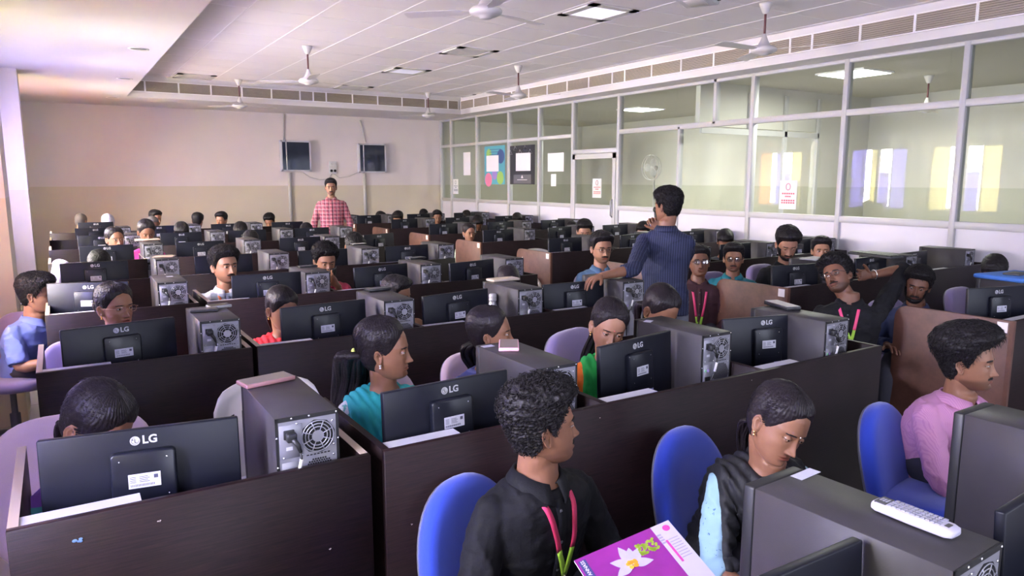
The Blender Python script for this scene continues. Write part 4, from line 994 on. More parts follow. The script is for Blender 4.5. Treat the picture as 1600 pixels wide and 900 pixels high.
# ------------------------------------------------------------------ monitors
def logo_at(a, x, y, z, s, m=0):
    """ring logo with two letters, seen from -Y"""
    a.lathe([(s * 0.5, 0), (s * 0.5, -0.0008), (s * 0.02, -0.0008)], (x, y, z), 28, m, axis='y', smooth=False)
MON_W, MON_H = 0.474, 0.286
def make_monitor():
    r = empty('monitor', (0, 0, 0))
    w = MON_W / 2; top = 1.10 - DZ; bot = top - MON_H
    tilt = Matrix.Translation((0, 0, top)) @ Matrix.Rotation(math.radians(-3), 4, 'X') @ Matrix.Translation((0, 0, -top))
    a = MB(); a.box(-w, w, 0, 0.022, bot, top, bev=0.004, M=tilt); c = a.build('casing', mblack, r)
    a = MB(); a.box(-w + 0.008, w - 0.008, 0.022, 0.0225, bot + 0.014, top - 0.008, M=tilt); a.build('screen', mscreen, r)
    a = MB()
    pts = [(-0.078, bot + 0.02), (0.078, bot + 0.02), (0.078, top - 0.062), (0.07, top - 0.054), (-0.07, top - 0.054), (-0.078, top - 0.062)]
    a.prism(pts, -0.024, 0.002, 'y', M=tilt, bev=0.006); a.box(-0.06, 0.06, -0.0245, -0.0235, bot + 0.095, bot + 0.0958, M=tilt)
    h = a.build('rear_housing', mblack2, r)
    a = MB(); a.box(-0.038, 0.038, -0.0252, -0.0245, top - 0.15, top - 0.112, M=tilt)
    for k in range(16): a.box(-0.033 + k * 0.0036, -0.033 + k * 0.0036 + 0.0016, -0.0256, -0.0251, top - 0.1455, top - 0.1395, 1, M=tilt)
    for k in range(4): a.box(-0.034, -0.02 , -0.0256, -0.0251, top - 0.121 - k * 0.0045, top - 0.1195 - k * 0.0045, 1, M=tilt); a.box(-0.012, 0.008 + 0.004 * (k % 2), -0.0256, -0.0251, top - 0.121 - k * 0.0045, top - 0.1195 - k * 0.0045, 1, M=tilt)
    a.box(0.022, 0.032, -0.0256, -0.0251, top - 0.128, top - 0.118, 1, M=tilt)
    a.build('rating_label', [labelw, ink], h)
    a = MB()
    for sx in (-1, 1):
        for z in (top - 0.075, top - 0.175): a.lathe([(0.0022, 0), (0.0018, -0.0012)], (sx * 0.056, -0.0245, z), 8, axis='y', M=tilt)
    a.build('screw', screwm, h)
    a = MB(); a.lathe([(0.006, 0), (0.006, -0.003), (0.003, -0.003)], (-0.045, -0.0245, bot + 0.055), 12, axis='y', M=tilt); a.box(-0.02, 0.012, -0.0275, -0.0245, bot + 0.05, bot + 0.062, M=tilt); a.build('port', rubber, h)
    a = MB(); a.box(0.03, 0.07, -0.0252, -0.0245, bot + 0.045, bot + 0.068, M=tilt); a.build('port_sticker', mat('blue_white_sticker', (0.35, 0.38, 0.7), 0.5), h)
    a = MB(); sz = 0.024; cx = -0.018; cz = top - 0.030; y = -0.0004
    # disc with the letter strokes left open as dark marks
    a.lathe([(sz * 0.5, 0.0004), (sz * 0.5, -0.0006), (0.0002, -0.0006)], (cx, y, cz), 30, 0, axis='y', smooth=False, M=tilt)
    add_text(a, 'LG', 0.030, tilt @ onback(cx + 0.035, y - 0.0004, cz), 0, 0.0004, bold=0.0008)
    a.box(cx - 0.0008, cx + 0.0008, y - 0.0012, y - 0.0006, cz - 0.005, cz + 0.005, 1, M=tilt); a.box(cx - 0.0008, cx + 0.004, y - 0.0012, y - 0.0006, cz - 0.005, cz - 0.0035, 1, M=tilt)
    a.ball((0, 0, 0), 0.0016, 6, 1, M=tilt @ Matrix.Translation((cx - 0.005, y - 0.0006, cz + 0.003)))
    ar = [(cx + math.cos(t) * sz * 0.36, y - 0.0009, cz + math.sin(t) * sz * 0.36) for t in [PI * (0.45 + 1.55 * k / 16) for k in range(17)]]
    a.tube([tilt @ Vector(p) for p in ar], 0.0005, 4, 1)
    a.build('brand_mark', [logo_m, mblack], c)
    a = MB(); a.box(-0.03, 0.03, -0.012, 0.012, 0.015, bot + 0.06, bev=0.004); a.build('stand_neck', mblack2, r)
    a = MB(); a.lathe([(0.11, 0), (0.11, 0.006), (0.10, 0.012), (0.03, 0.016), (0.001, 0.016)], (0, 0.0, 0), 32); a.build('stand_base', mblack2, r)
    return r
mproto = None
def monitor(x, y, yaw, label, group='black monitors seen from behind', dz=0.0, old=False):
    global mproto
    if mproto is None: mproto = make_monitor(); o = mproto
    else: o = copy_tree(mproto)
    o.location = (x, y, DZ + dz); o.rotation_euler = (0, 0, yaw); tag(o, label, 'computer monitor', group); return o
# ------------------------------------------------------------------ computer towers
TW, TH, TD = 0.178, 0.365, 0.43
def make_tower():
    r = empty('computer_tower', (0, 0, 0)); w = TW / 2
    a = MB(); a.box(-w, w, 0.003, TD - 0.03, 0.006, TH, bev=0.002, seg=1); 
    a.box(-w + 0.0, w, 0.0, 0.003, TH - 0.012, TH, 1); a.box(-w, -w + 0.008, 0.0, 0.003, 0.006, TH, 1); a.box(w - 0.008, w, 0.0, 0.003, 0.006, TH, 1)
    for sx in (-1, 1):
        for yy in (0.05, TD - 0.1): a.lathe([(0.014, 0), (0.016, 0.006)], (sx * 0.06, yy, 0), 10, 1)
    c = a.build('case', [case_m, case_blk], r)
    a = MB(); a.box(-w, w, TD - 0.03, TD, 0.004, TH, bev=0.005); a.box(-w + 0.02, w - 0.02, TD, TD + 0.003, TH - 0.09, TH - 0.04, bev=0.001); a.lathe([(0.009, TD), (0.009, TD + 0.004), (0.001, TD + 0.004)], (0, 0, TH - 0.14), 14, axis='y'); a.build('front_bezel', case_blk, r)
    a = MB(); a.box(-w + 0.008, w - 0.008, 0.0005, 0.0035, 0.01, TH - 0.012); b = a.build('rear_panel', zinc, r)
    # fan grille: dark square opening, rings and spokes
    fx, fz = 0.028, TH - 0.068
    a = MB()
    a.prism([(fx + 0.047 * math.cos(t) * (1.06 if k % 2 == 0 else 1), fz + 0.047 * math.sin(t) * (1.06 if k % 2 == 0 else 1)) for k, t in enumerate([2 * PI * i / 16 + PI / 16 for i in range(16)])], -0.0003, 0.0005, 'y', 0)
    def ring(r0, r1, dy): a.lathe([(r0, 0), (r0, dy), (r1, dy), (r1, 0)], (fx, -0.0003, fz), 32, 1, axis='y', smooth=False)
    def ring2(rr):
        a.tube([(fx + rr * math.cos(t), -0.0015, fz + rr * math.sin(t)) for t in [2 * PI * i / 28 for i in range(28)]], 0.0015, 5, 1, closed=True)
    for rr in (0.045, 0.036, 0.027): ring2(rr)
    a.lathe([(0.017, 0), (0.017, -0.002), (0.0005, -0.002)], (fx, -0.0003, fz), 24, 1, axis='y', smooth=False)
    for k in range(8):
        t = PI / 8 + k * PI / 4; a.tube([(fx + 0.016 * math.cos(t), -0.0015, fz + 0.016 * math.sin(t)), (fx + 0.046 * math.cos(t), -0.0015, fz + 0.046 * math.sin(t))], 0.0015, 5, 1)
    a.build('fan_grille', [hole, zinc2], b)
    a = MB(); hz = TH - 0.178; hx = 0.030
    rr = 0.0036; dx = rr * 1.95; dz = dx * 0.87
    for j in range(-8, 8):
        for i in range(-8, 9):
            x = i * dx + (0.5 * dx if j % 2 else 0); z = j * dz
            if x * x + z * z < 0.0475 ** 2 and -w + 0.012 < hx + x < w - 0.012:
                a.add([(hx + x + rr * 0.9 * math.cos(t), 0.0002, hz + z + rr * 0.9 * math.sin(t)) for t in [PI / 6 + k * PI / 3 for k in range(6)]], [(0, 1, 2, 3, 4, 5)])
    a.build('honeycomb_vent', hole, b)
    a = MB()
    for (x, z) in [(-w + 0.045, TH - 0.005), (0.005, TH - 0.005), (w - 0.006, TH - 0.006), (-w + 0.003, TH - 0.055), (-w + 0.003, TH - 0.14), (w - 0.003, TH - 0.085), (-0.03, TH - 0.022), (w - 0.018, TH - 0.03), (w - 0.016, TH - 0.10), (-w + 0.02, TH - 0.115), (-0.018, TH - 0.115), (w - 0.018, TH - 0.13)]:
        a.lathe([(0.0032, 0.0005), (0.0028, -0.0012), (0.0012, -0.002)], (x, -0.0004, z), 8, axis='y')
    a.build('screw', screwm, b)
    a = MB(); a.box(-w + 0.010, -0.016, -0.0012, 0.0005, TH - 0.118, TH - 0.022, bev=0.0005, seg=1); a.box(-w + 0.014, -0.03, -0.0012, 0.0005, 0.03, TH - 0.13, bev=0.0005, seg=1)
    for k, (x, z, cc) in enumerate([(-0.066, TH - 0.155, 2), (-0.05, TH - 0.155, 3)]): a.lathe([(0.006, 0), (0.006, -0.0025), (0.003, -0.0025), (0.003, 0)], (x, -0.001, z), 14, cc, axis='y')
    a.box(-0.068, -0.038, -0.0035, 0, TH - 0.205, TH - 0.182, 1)
    for k in range(3): a.box(-0.068, -0.054, -0.0032, 0, TH - 0.225 - k * 0.016, TH - 0.214 - k * 0.016, 1); a.box(-0.050, -0.036, -0.0032, 0, TH - 0.225 - k * 0.016, TH - 0.214 - k * 0.016, 1)
    for k in range(7): a.box(-0.006 + k * 0.010, 0.001 + k * 0.010, -0.0002, 0.0003, TH - 0.122, TH - 0.1185, 1)
    a.box(-0.062, -0.044, -0.0016, 0, TH - 0.095, TH - 0.085, 4)
    a.build('port_panel', [zinc, hole, mat('green_jack', (0.2, 0.5, 0.3), 0.5), mat('purple_jack', (0.35, 0.25, 0.6), 0.5), labelw], b)
    a = MB(); a.box(-0.068, -0.038, -0.006, 0, TH - 0.062, TH - 0.036, bev=0.002); a.box(-0.064, -0.036, -0.028, -0.004, TH - 0.066, TH - 0.040, bev=0.005)
    a.tube([(-0.048, -0.024, TH - 0.056), (-0.036, -0.03, TH - 0.075), (-0.03, -0.03, TH - 0.095)], [0.008, 0.007, 0.005], 10)
    a.build('power_plug', rubber, r)
    a = MB(); a.tube([(-0.03, -0.03, TH - 0.09), (-0.028, -0.028, TH - 0.12), (-0.04, -0.024, TH - 0.17), (-0.066, -0.02, TH - 0.215), (-0.07, -0.02, TH - 0.26), (-0.07, -0.02, 0.02)], 0.0035, 8); cb = a.build('power_cable', rubber, r)
    a = MB(); a.tube([(-0.0285, -0.0283, TH - 0.116), (-0.036, -0.0255, TH - 0.155)], 0.0052, 8); a.build('cable_tag', white_pl, cb)
    return r
tproto = None
def tower(x, y, label, yaw=0.0, dz=0.0, group='grey computer towers seen from behind'):
    global tproto
    if tproto is None: tproto = make_tower(); o = tproto
    else: o = copy_tree(tproto)
    o.location = (x, y, DZ + dz); o.rotation_euler = (0, 0, yaw); tag(o, label, 'computer tower', group); return o
TTOP = DZ + TH
def mon_px(pl, pr, label, z=1.10, dy=0.0):
    a, b = atz(*pl, z), atz(*pr, z); c = (a + b) / 2; yaw = math.atan2(b.y - a.y, b.x - a.x)
    return monitor(c.x, c.y + dy, yaw, label)
def tow_px(px, py, label, yaw=0.0):
    p = atz(px, py, TTOP); return tower(p.x + TW / 2, p.y, label, yaw)
def tow_row(px, py, y, label, yaw=0.0):
    p = aty(px, py, y); return tower(p.x + TW / 2, y, label, yaw)
def mon_row(px, py, y, yaw, label):
    p = aty(px, py, y); return monitor(p.x, y, math.radians(yaw), label)
# near monitors and towers, one by one
mon_px((60, 690), (368, 652), 'large black monitor at the bottom left, in front of the girl with the hair clip')
mon_px((603, 614), (789, 578), 'black monitor in front of the girl in turquoise')
mon_px((937, 543), (1049, 516), 'black monitor in front of the girl in orange and green')
mon_px((1134, 499), (1258, 490), 'black monitor between the two towers at the right end of the middle block')
mon_px((1517, 451), (1604, 446), 'black monitor under the blue folder at the right edge')
mon_px((93, 517), (273, 495), 'black monitor in front of the girl with glasses on the left')
mon_px((438, 482), (571, 467), 'black monitor in front of the girl in red and green')
mon_px((658, 464), (765, 450), 'black monitor left of the white striped bottle')
mon_px((852, 445), (941, 437), 'black monitor below the standing man\'s outstretched hand')
mon_px((1205, 416), (1281, 411), 'black monitor in front of the bearded man looking down')
mon_px((79, 443), (193, 440), 'purple-lit black monitor behind the head of the girl with glasses on the left')
mon_px((365, 431), (467, 424), 'black monitor in front of the boy in the plaid shirt')
mon_px((553, 419), (637, 411), 'black monitor right of the boy holding up his fingers')
mon_px((700, 412), (774, 404), 'black monitor behind the girl with hair tied, right of a tower in the fourth row')
mon_row(147, 404, ROWS[4] + 0.15, 2, 'black monitor at the left end of the fifth row')
mon_row(350, 404, ROWS[4] + 0.15, 1, 'black monitor behind the head of the boy in the plaid shirt')
mon_row(505, 392, ROWS[4] + 0.15, 3, 'black monitor in the fifth row, middle block, centre')
mon_row(636, 383, ROWS[4] + 0.15, 3, 'black monitor in the fifth row, middle block, right')
mon_row(166, 379, ROWS[5] + 0.15, 1, 'black monitor in front of the girl with glasses far left')
mon_row(313, 380, ROWS[5] + 0.15, 1, 'black monitor in the sixth row, middle block, left')
mon_row(469, 371, ROWS[5] + 0.15, 3, 'black monitor in the sixth row, middle block, centre')
mon_row(592, 367, ROWS[5] + 0.15, 20, 'small black monitor turned sideways by the brown end panel')
mon_row(157, 363, ROWS[6] + 0.15, 0, 'black monitor in the seventh row at the far left')
mon_row(283, 364, ROWS[6] + 0.15, 0, 'black monitor in the seventh row, middle block, left')
mon_row(386, 359, ROWS[6] + 0.15, 0, 'black monitor in the seventh row, middle block, centre')
mon_row(487, 355, ROWS[6] + 0.15, 0, 'black monitor in the seventh row, just left of the standing man in the checked shirt')
mon_row(148, 351, ROWS[7] + 0.15, 0, 'black monitor in the eighth row at the far left')
mon_row(248, 351, ROWS[7] + 0.15, 0, 'black monitor in the eighth row, middle block, left')
mon_row(356, 347, ROWS[7] + 0.15, 0, 'black monitor in the eighth row, middle block, centre')
mon_row(449, 345, ROWS[7] + 0.15, 0, 'black monitor in the eighth row, right of the tower')
mon_row(149, 344, ROWS[8] + 0.15, 0, 'black monitor in the last row at the far left')
# towers
tow_px(429, 656, 'large tower at the left front with a tan phone lying on it', math.radians(0))
tow_px(838, 577, 'tower carrying the pink and blue phone')
tow_px(1098, 525, 'tower beside the girl looking down, a white sticker on its top')
tow_px(1291, 503, 'tower at the right end of the middle block in the second row')
tow_px(312, 503, 'tower on the left carrying two dark phones')
tow_px(600, 471, 'tower carrying the dark power bank')
tow_px(810, 453, 'tower right of the white striped bottle')
tow_px(974, 441, 'tower the standing man rests his hand on')
tow_row(246, 444, ROWS[3] + 0.05, 'tower with a small white sticker behind the girl with glasses on the left')
tow_row(477, 431, ROWS[3] + 0.05, 'tower between the plaid-shirt boy\'s monitor and the boy holding up his fingers')
tow_row(657, 415, ROWS[3] + 0.05, 'tower in the fourth row with a small dark phone on top')
tow_row(790, 403, ROWS[3] + 0.05, 'tower in front of the cream chair top, fourth row')
tow_row(243, 405, ROWS[4] + 0.05, 'tower in the fifth row at the left with a folded paper on top')
tow_row(420, 397, ROWS[4] + 0.05, 'tower above the plaid-shirt boy\'s monitor')
tow_row(565, 391, ROWS[4] + 0.05, 'tower with a phone on top right of the boy holding up his fingers')
tow_row(685, 384, ROWS[4] + 0.05, 'tower left of the girl behind the brown end panel')
tow_row(224, 380, ROWS[5] + 0.05, 'tower in the sixth row, left block')
tow_row(381, 376, ROWS[5] + 0.05, 'tower in the sixth row, middle block, left')
tow_row(507, 370, ROWS[5] + 0.05, 'tower in the sixth row, middle block, centre')
tow_row(193, 366, ROWS[6] + 0.05, 'tower in the seventh row, left block')
tow_row(328, 363, ROWS[6] + 0.05, 'tower in the seventh row, middle block, left')
tow_row(437, 360, ROWS[6] + 0.05, 'tower in the seventh row, middle block, centre')
tow_row(531, 356, ROWS[6] + 0.05, 'tower in the seventh row below the checked shirt')
tow_row(181, 354, ROWS[7] + 0.05, 'tower in the eighth row, left block')
tow_row(293, 352, ROWS[7] + 0.05, 'tower in the eighth row, middle block, left')
tow_row(391, 351, ROWS[7] + 0.05, 'tower in the eighth row, middle block, centre')
tow_row(546, 344, ROWS[8] - 0.2 + 0.3, 'tower beside the right arm of the man in the checked shirt')
# right block, seat by seat
side = ['by the aisle', 'in the middle', 'by the glass partition']
pit = (RX_[1] - RX_[0]) / 3
for i in range(1, 9):
    for k in range(3):
        u = RX_[0] + k * pit; y = RR[i]
        if i == 1 and k > 0: continue
        nm = '%s row from the front of the right block, seat %s' % (ordn[i - 1], side[k])
        if not (i in (1, 2) and k == 0):
            yaw = {(4, 1): 14, (5, 1): 12, (3, 0): 5}.get((i, k), 2)
            if not (i == 2 and k == 2): monitor(u + 0.32 + (0.04 if i % 2 else 0), y + 0.18, math.radians(yaw), 'black monitor, ' + nm)
        if i == 1: tower(u + 0.75 , y + 0.10, 'tower under the blue folder at the right edge'); continue
        tower(u + 0.74 + (0.03 if i % 2 else -0.02), y + 0.06, 'tower, ' + nm)
monitor(6.55, RR[2] + 0.22, math.radians(3), 'black monitor, second row from the front of the right block, seat by the glass partition')
# nearest row, in front of the viewer
tow = tow_px(1268, 893 - 18, 'black tower in the foreground with the white remote on it'); 
p = atz(1490, 893, TTOP); tow.location = (p.x + TW * 0.5 , p.y, DZ); tow.rotation_euler = (0, 0, math.radians(2))
FT = tow

tower(2.19, 0.56, 'black tower at the right edge in front of the man in pink')
monitor(0.96, 0.70, math.radians(-1), 'black monitor at the bottom edge, its top corner against the foreground tower')
monitor(1.77, 0.62, math.radians(3), 'black monitor at the lower right edge between the two foreground towers')
# ------------------------------------------------------------------ chairs
def slab(mb, w, h, t, bend=0.05, e=3.2, m=0, M=None, n=40, cz=0.0, taper=0.0):
    """rounded upholstered pad standing in XZ, front towards -Y, curved around a sitter"""
    rings = []; vs = []; fs = []; k = 9
    for i in range(k):
        u = i / (k - 1) * 2 - 1; sc = 0.86 + 0.14 * math.sqrt(max(0.0, 1 - abs(u) ** 2.2))
        for j in range(n):
            a = 2 * PI * j / n; cx = math.copysign(abs(math.cos(a)) ** (2 / e), math.cos(a)); sz = math.copysign(abs(math.sin(a)) ** (2 / e), math.sin(a))
            x = cx * w / 2 * sc * (1 - taper * sz); z = sz * h / 2 * sc
            y = u * t / 2 - bend * (x / (w / 2)) ** 2 + 0.02 * math.sin(PI * (z / h))
            p = Vector((x, y, z + cz)); vs.append(M @ p if M else p)
    for i in range(k - 1):
        for j in range(n): fs.append((i * n + j, i * n + (j + 1) % n, (i + 1) * n + (j + 1) % n, (i + 1) * n + j))
    for i, o in ((0, -1), (k - 1, 1)):
        c = len(vs); p = Vector((0, o * t / 2, cz)); vs.append(M @ p if M else p)
        mid = []
        for q in (0.66, 0.33):
            s0 = len(vs)
            for j in range(n):
                v = Vector(vs[i * n + j]); vv = (M.inverted() @ v) if M else v
                x, z = vv.x * q, (vv.z - cz) * q; pp = Vector((x, o * t / 2 * (1.0 + 0.12 * (1 - q)) - bend * (x / (w / 2)) ** 2 + 0.02 * math.sin(PI * (z / h)), z + cz)); vs.append(M @ pp if M else pp)
            mid.append(s0)
        a0, a1, a2 = i * n, mid[0], mid[1]
        for p0, p1 in ((a0, a1), (a1, a2)):
            for j in range(n):
                f = (p0 + j, p1 + j, p1 + (j + 1) % n, p0 + (j + 1) % n); fs.append(f if o > 0 else f[::-1])
        for j in range(n):
            f = (a2 + j, c, a2 + (j + 1) % n); fs.append(f if o > 0 else f[::-1])
    bm = bmesh.new(); bv = [bm.verts.new(v) for v in vs]
    for f in fs:
        try: bm.faces.new([bv[i] for i in f])
        except ValueError: pass
    bmesh.ops.recalc_face_normals(bm, faces=bm.faces); mb.frombm(bm, m, None, True)
fab_blue = mat('royal_blue_fabric', (0.012, 0.045, 0.42), 0.85, bump=0.25, bscale=900, sheen=0.4)
fab_lav = mat('lavender_grey_fabric', (0.22, 0.17, 0.33), 0.9, bump=0.25, bscale=700, sheen=0.4)
fab_pink = mat('pale_pink_fabric', (0.60, 0.45, 0.50), 0.9, bump=0.2, bscale=500, sheen=0.3)
cream_pl = mat('cream_moulded_plastic', (0.60, 0.57, 0.52), 0.4); grey_pl = mat('grey_chair_plastic', (0.12, 0.12, 0.15), 0.5)
def make_chair(fabric, w=0.44, h=0.46, top=0.98, arms=False, taper=0.0, e=3.2):
    r = empty('office_chair', (0, 0, 0))
    a = MB(); M = Matrix.Translation((0, 0.0, 0.45)) @ Matrix.Rotation(-PI / 2, 4, 'X'); slab(a, 0.46, 0.46, 0.075, 0.0, 3.0, M=M); a.build('seat', fabric, r)
    a = MB(); M = Matrix.Translation((0, 0.235, top - h / 2)) @ Matrix.Rotation(math.radians(-8), 4, 'X'); slab(a, w, h, 0.075, 0.022, e, M=M, taper=taper); a.build('backrest', fabric, r)
    a = MB(); M2 = M @ Matrix.Translation((0, 0.03, 0)); slab(a, w * 0.96, h * 0.96, 0.03, 0.022, e, M=M2, taper=taper); a.build('back_shell', grey_pl, r)
    a = MB(); a.tube([(0, 0.05, 0.40), (0, 0.22, 0.40), (0, 0.285, 0.45), (0, 0.30, top - h * 0.6)], [0.018] * 4, 8, flat=1.8); a.build('back_support', grey_pl, r)
    a = MB(); a.lathe([(0.03, 0.10), (0.03, 0.25), (0.018, 0.25), (0.018, 0.40), (0.07, 0.405), (0.07, 0.415)], n=16); a.build('gas_column', grey_pl, r)
    for k in range(5):
        q = k * 2 * PI / 5 + 0.3; c, s = math.cos(q), math.sin(q)
        a = MB(); a.tube([(0.02 * c, 0.02 * s, 0.12), (0.15 * c, 0.15 * s, 0.105), (0.28 * c, 0.28 * s, 0.075)], [0.024, 0.02, 0.016], 8); b = a.build('leg', grey_pl, r)
        a = MB(); a.ball((0.28 * c, 0.28 * s, 0.03), 0.03, 8, sc=(0.9, 0.9, 1)); a.build('castor', rubber, b)
    if arms:
        for s in (-1, 1):
            a = MB(); a.tube([(s * 0.23, 0.05, 0.42), (s * 0.28, 0.05, 0.45), (s * 0.285, 0.03, 0.62), (s * 0.28, -0.10, 0.66)], 0.014, 8); a.tube([(s * 0.28, -0.14, 0.665), (s * 0.28, 0.0, 0.675), (s * 0.28, 0.12, 0.66)], [0.02, 0.028, 0.022], 10, flat=0.6); a.build('armrest', grey_pl, r)
    return r
CH = {}
def chair(kind, x, y, rz, label, top=0.98, group=None, w=0.44, h=0.46, arms=False):
    key = (kind, round(top, 2), w, h, arms)
    if key not in CH:
        fabm = {'blue': fab_blue, 'lav': fab_lav, 'pink': fab_pink}[kind]
        o = make_chair(fabm, w, h, top, arms, 0.10 if kind == 'blue' else 0.0, 2.3 if kind == 'blue' else 3.4); CH[key] = o
    else: o = copy_tree(CH[key])
    o.location = (x, y, 0); o.rotation_euler = (0, 0, math.radians(rz)); tag(o, label, 'chair', group)
    return o
def plastic_chair(x, y, rz, label, top=0.88):
    r = empty('plastic_chair', (x, y, 0), math.radians(rz), label, 'chair')
    n = 11; vs = []; w = 0.23
    def outline(u, v):   # u across -1..1, v 0..1 up
        hw = w * (1 - 0.10 * v); return Vector((u * hw, 0.20 + 0.07 * v - 0.07 * u * u, 0.45 + v * (top - 0.45 - 0.05 * abs(u) ** 2.5 - 0.05 * max(0, abs(u) - 0.8) ** 2 * 25)))
    a = MB(); slots = []
    cols = [-1, -0.9, -0.8, -0.68, -0.60, -0.46, -0.36, -0.24, -0.16, -0.05, 0.05, 0.16, 0.24, 0.36, 0.46, 0.60, 0.68, 0.8, 0.9, 1]
    rows = [0, 0.25, 0.45, 0.62, 0.78, 0.92, 1.0]; SL = (3, 5, 7, 11, 13, 15)
    for k in (0, 1):
        for v in rows:
            for u in cols: p = outline(u, v); a.v.append(tuple(p + Vector((0, 0.008 * k, 0))))
    C = len(cols); R = len(rows); L = C * R
    def openc(i, j): return i in SL and 1 <= j <= 3
    for j in range(R - 1):
        for i in range(C - 1):
            if openc(i, j): 
                continue
            q = [j * C + i, j * C + i + 1, (j + 1) * C + i + 1, (j + 1) * C + i]; a.f.append(q); a.f.append([x_ + L for x_ in q][::-1]); a.m += [0, 0]; a.smooth += [True, True]
    def side(p, q): a.f.append([p, q, q + L, p + L]); a.m.append(0); a.smooth.append(False)
    for i in range(C - 1): side((R - 1) * C + i, (R - 1) * C + i + 1)
    for j in range(R - 1): side(j * C, (j + 1) * C); side(j * C + C - 1, (j + 1) * C + C - 1)
    for i in SL:
        for j in (1, 2, 3): side(j * C + i, (j + 1) * C + i); side(j * C + i + 1, (j + 1) * C + i + 1)
        side(C + i, C + i + 1); side(4 * C + i, 4 * C + i + 1)
    a.build('backrest', cream_pl, r)
    a = MB(); a.box(-0.22, 0.22, -0.22, 0.21, 0.42, 0.45, bev=0.012); a.build('seat', cream_pl, r)
    for sx in (-1, 1):
        a = MB(); a.tube([(sx * 0.235, 0.20, 0.66), (sx * 0.255, 0.05, 0.665), (sx * 0.25, -0.16, 0.65), (sx * 0.235, -0.20, 0.60), (sx * 0.225, -0.20, 0.44)], [0.018, 0.024, 0.024, 0.02, 0.018], 8, flat=0.7); a.build('armrest', cream_pl, r)
        for sy in (-1, 1): a = MB(); a.tube([(sx * 0.20, sy * 0.19, 0.44), (sx * 0.24, sy * 0.23, 0.0)], [0.026, 0.018], 8); a.build('leg', cream_pl, r)
    return r
def chair_px(kind, px, py, Y, rz, label, **k):
    """chair whose backrest top centre stands at this pixel and depth"""
    p = aty(px, py, Y); a = math.radians(rz); off = Vector((-0.26 * math.sin(a), 0.26 * math.cos(a)))
    return chair(kind, p.x - off.x, Y - off.y, rz, label, top=p.z, **k)
chair_px('blue', 726, 745, 1.80, 18, 'royal blue fabric chair of the man in the black shirt', w=0.42, h=0.52)
chair_px('blue', 1074, 668, 1.76, 8, 'royal blue fabric chair behind the woman with the black stole', w=0.40, h=0.52)
chair_px('blue', 1382, 630, 1.66, 8, 'royal blue fabric chair of the man in the pink shirt', w=0.42, h=0.52)
chair_px('pink', 112, 646, 2.78, -4, 'pale pink upholstered chair of the girl with the hair clip', w=0.50, h=0.50)
chair_px('pink', 590, 582, 2.86, 20, 'pale pink chair of the girl in turquoise', w=0.40, h=0.46)
chair_px('pink', 735, 548, 3.05, 10, 'pale chair of the girl in navy with curly tied hair', w=0.38, h=0.42)
chair_px('lav', 895, 514, 2.86, 18, 'lavender chair of the girl in orange and green', w=0.46, h=0.5)
chair_px('lav', 42, 486, 5.75, -25, 'lavender chair of the boy in the blue shirt at the left wall', w=0.42, h=0.5, arms=True)
chair_px('lav', 1385, 466, 3.02, -6, 'lavender chair of the boy with a hand behind his head', w=0.42, h=0.45)
chair_px('lav', 1500, 448, 2.95, 0, 'lavender chair by the boy in white behind the blue folder', w=0.42, h=0.45)
chair_px('lav', 925, 424, 5.2, 0, 'lavender chair of the man in the denim shirt', w=0.44, h=0.45)
chair_px('lav', 1112, 424, 4.35, 0, 'grey lavender chair between the two boys in glasses', w=0.42, h=0.45)
chair_px('lav', 1190, 412, 4.5, 0, 'grey lavender chair behind the boy in the teal shirt', w=0.42, h=0.45)
chair_px('lav', 118, 530, 4.52, -6, 'lavender chair of the girl with glasses on the left', w=0.34, h=0.42)
for i, (px, py, Y, w) in enumerate([(92, 404, 7.9, '')]):
    chair_px('lav', px, py + 1, Y, -78, 'lavender armchair by the left wall, beyond the boy in light blue', w=0.44, h=0.44, arms=True)
p = aty(412, 588, 2.92); plastic_chair(p.x, 2.92 - 0.27, 0, 'cream plastic chair with slotted back behind the left front tower', top=p.z)
p = aty(834, 388, 6.95); plastic_chair(p.x, 6.95 - 0.27, 0, 'cream plastic chair beside a brown end panel, only its rounded top showing', top=p.z)
# ------------------------------------------------------------------ things on the towers
def phone(px, py, yaw, w, d, t, label, face, rim, z=None, name='mobile_phone', cat='phone'):
    z = z or TTOP + 0.0005; p = atz(px, py, z)
    r = empty(name, (p.x, p.y, z), math.radians(yaw), label, cat)
    a = MB(); a.box(-w / 2, w / 2, -d / 2, d / 2, 0, t, bev=min(0.004, t * 0.4)); a.build('body', rim, r)
    a = MB(); a.box(-w / 2 + 0.004, w / 2 - 0.004, -d / 2 + 0.004, d / 2 - 0.004, t, t + 0.0008); a.build('cover', face, r)
    return r
tan = mat('tan_leather_cover', (0.22, 0.18, 0.15), 0.45, var=0.1); rose = mat('rose_rim', (0.28, 0.14, 0.15), 0.4); dk = mat('dark_phone_glass', (0.02, 0.02, 0.025), 0.2)
pinkrim = mat('pink_rim', (0.85, 0.45, 0.55), 0.4); bluerim = mat('blue_phone_body', (0.12, 0.15, 0.6), 0.35); grey_dk = mat('dark_grey_case', (0.06, 0.06, 0.065), 0.5)
phone(416, 597, 12, 0.165, 0.082, 0.014, 'tan flip-cover phone with a rose rim on the left front tower', tan, rose)
phone(319, 486, -8, 0.13, 0.075, 0.012, 'dark grey phone, left one on the tower with two phones', grey_dk, grey_dk); phone(342, 480, 8, 0.11, 0.07, 0.014, 'dark phone with pale edge, right one on the tower with two phones', dk, mat('pale_edge', (0.4, 0.4, 0.42), 0.4))
phone(795, 542, -32, 0.078, 0.155, 0.014, 'phone with pink and blue case on the tower right of the navy girl', mat('brown_cover', (0.22, 0.16, 0.17), 0.3), pinkrim)
phone(590, 454, 5, 0.14, 0.075, 0.016, 'dark phone on the tower right of the red-and-green girl', grey_dk, dk)
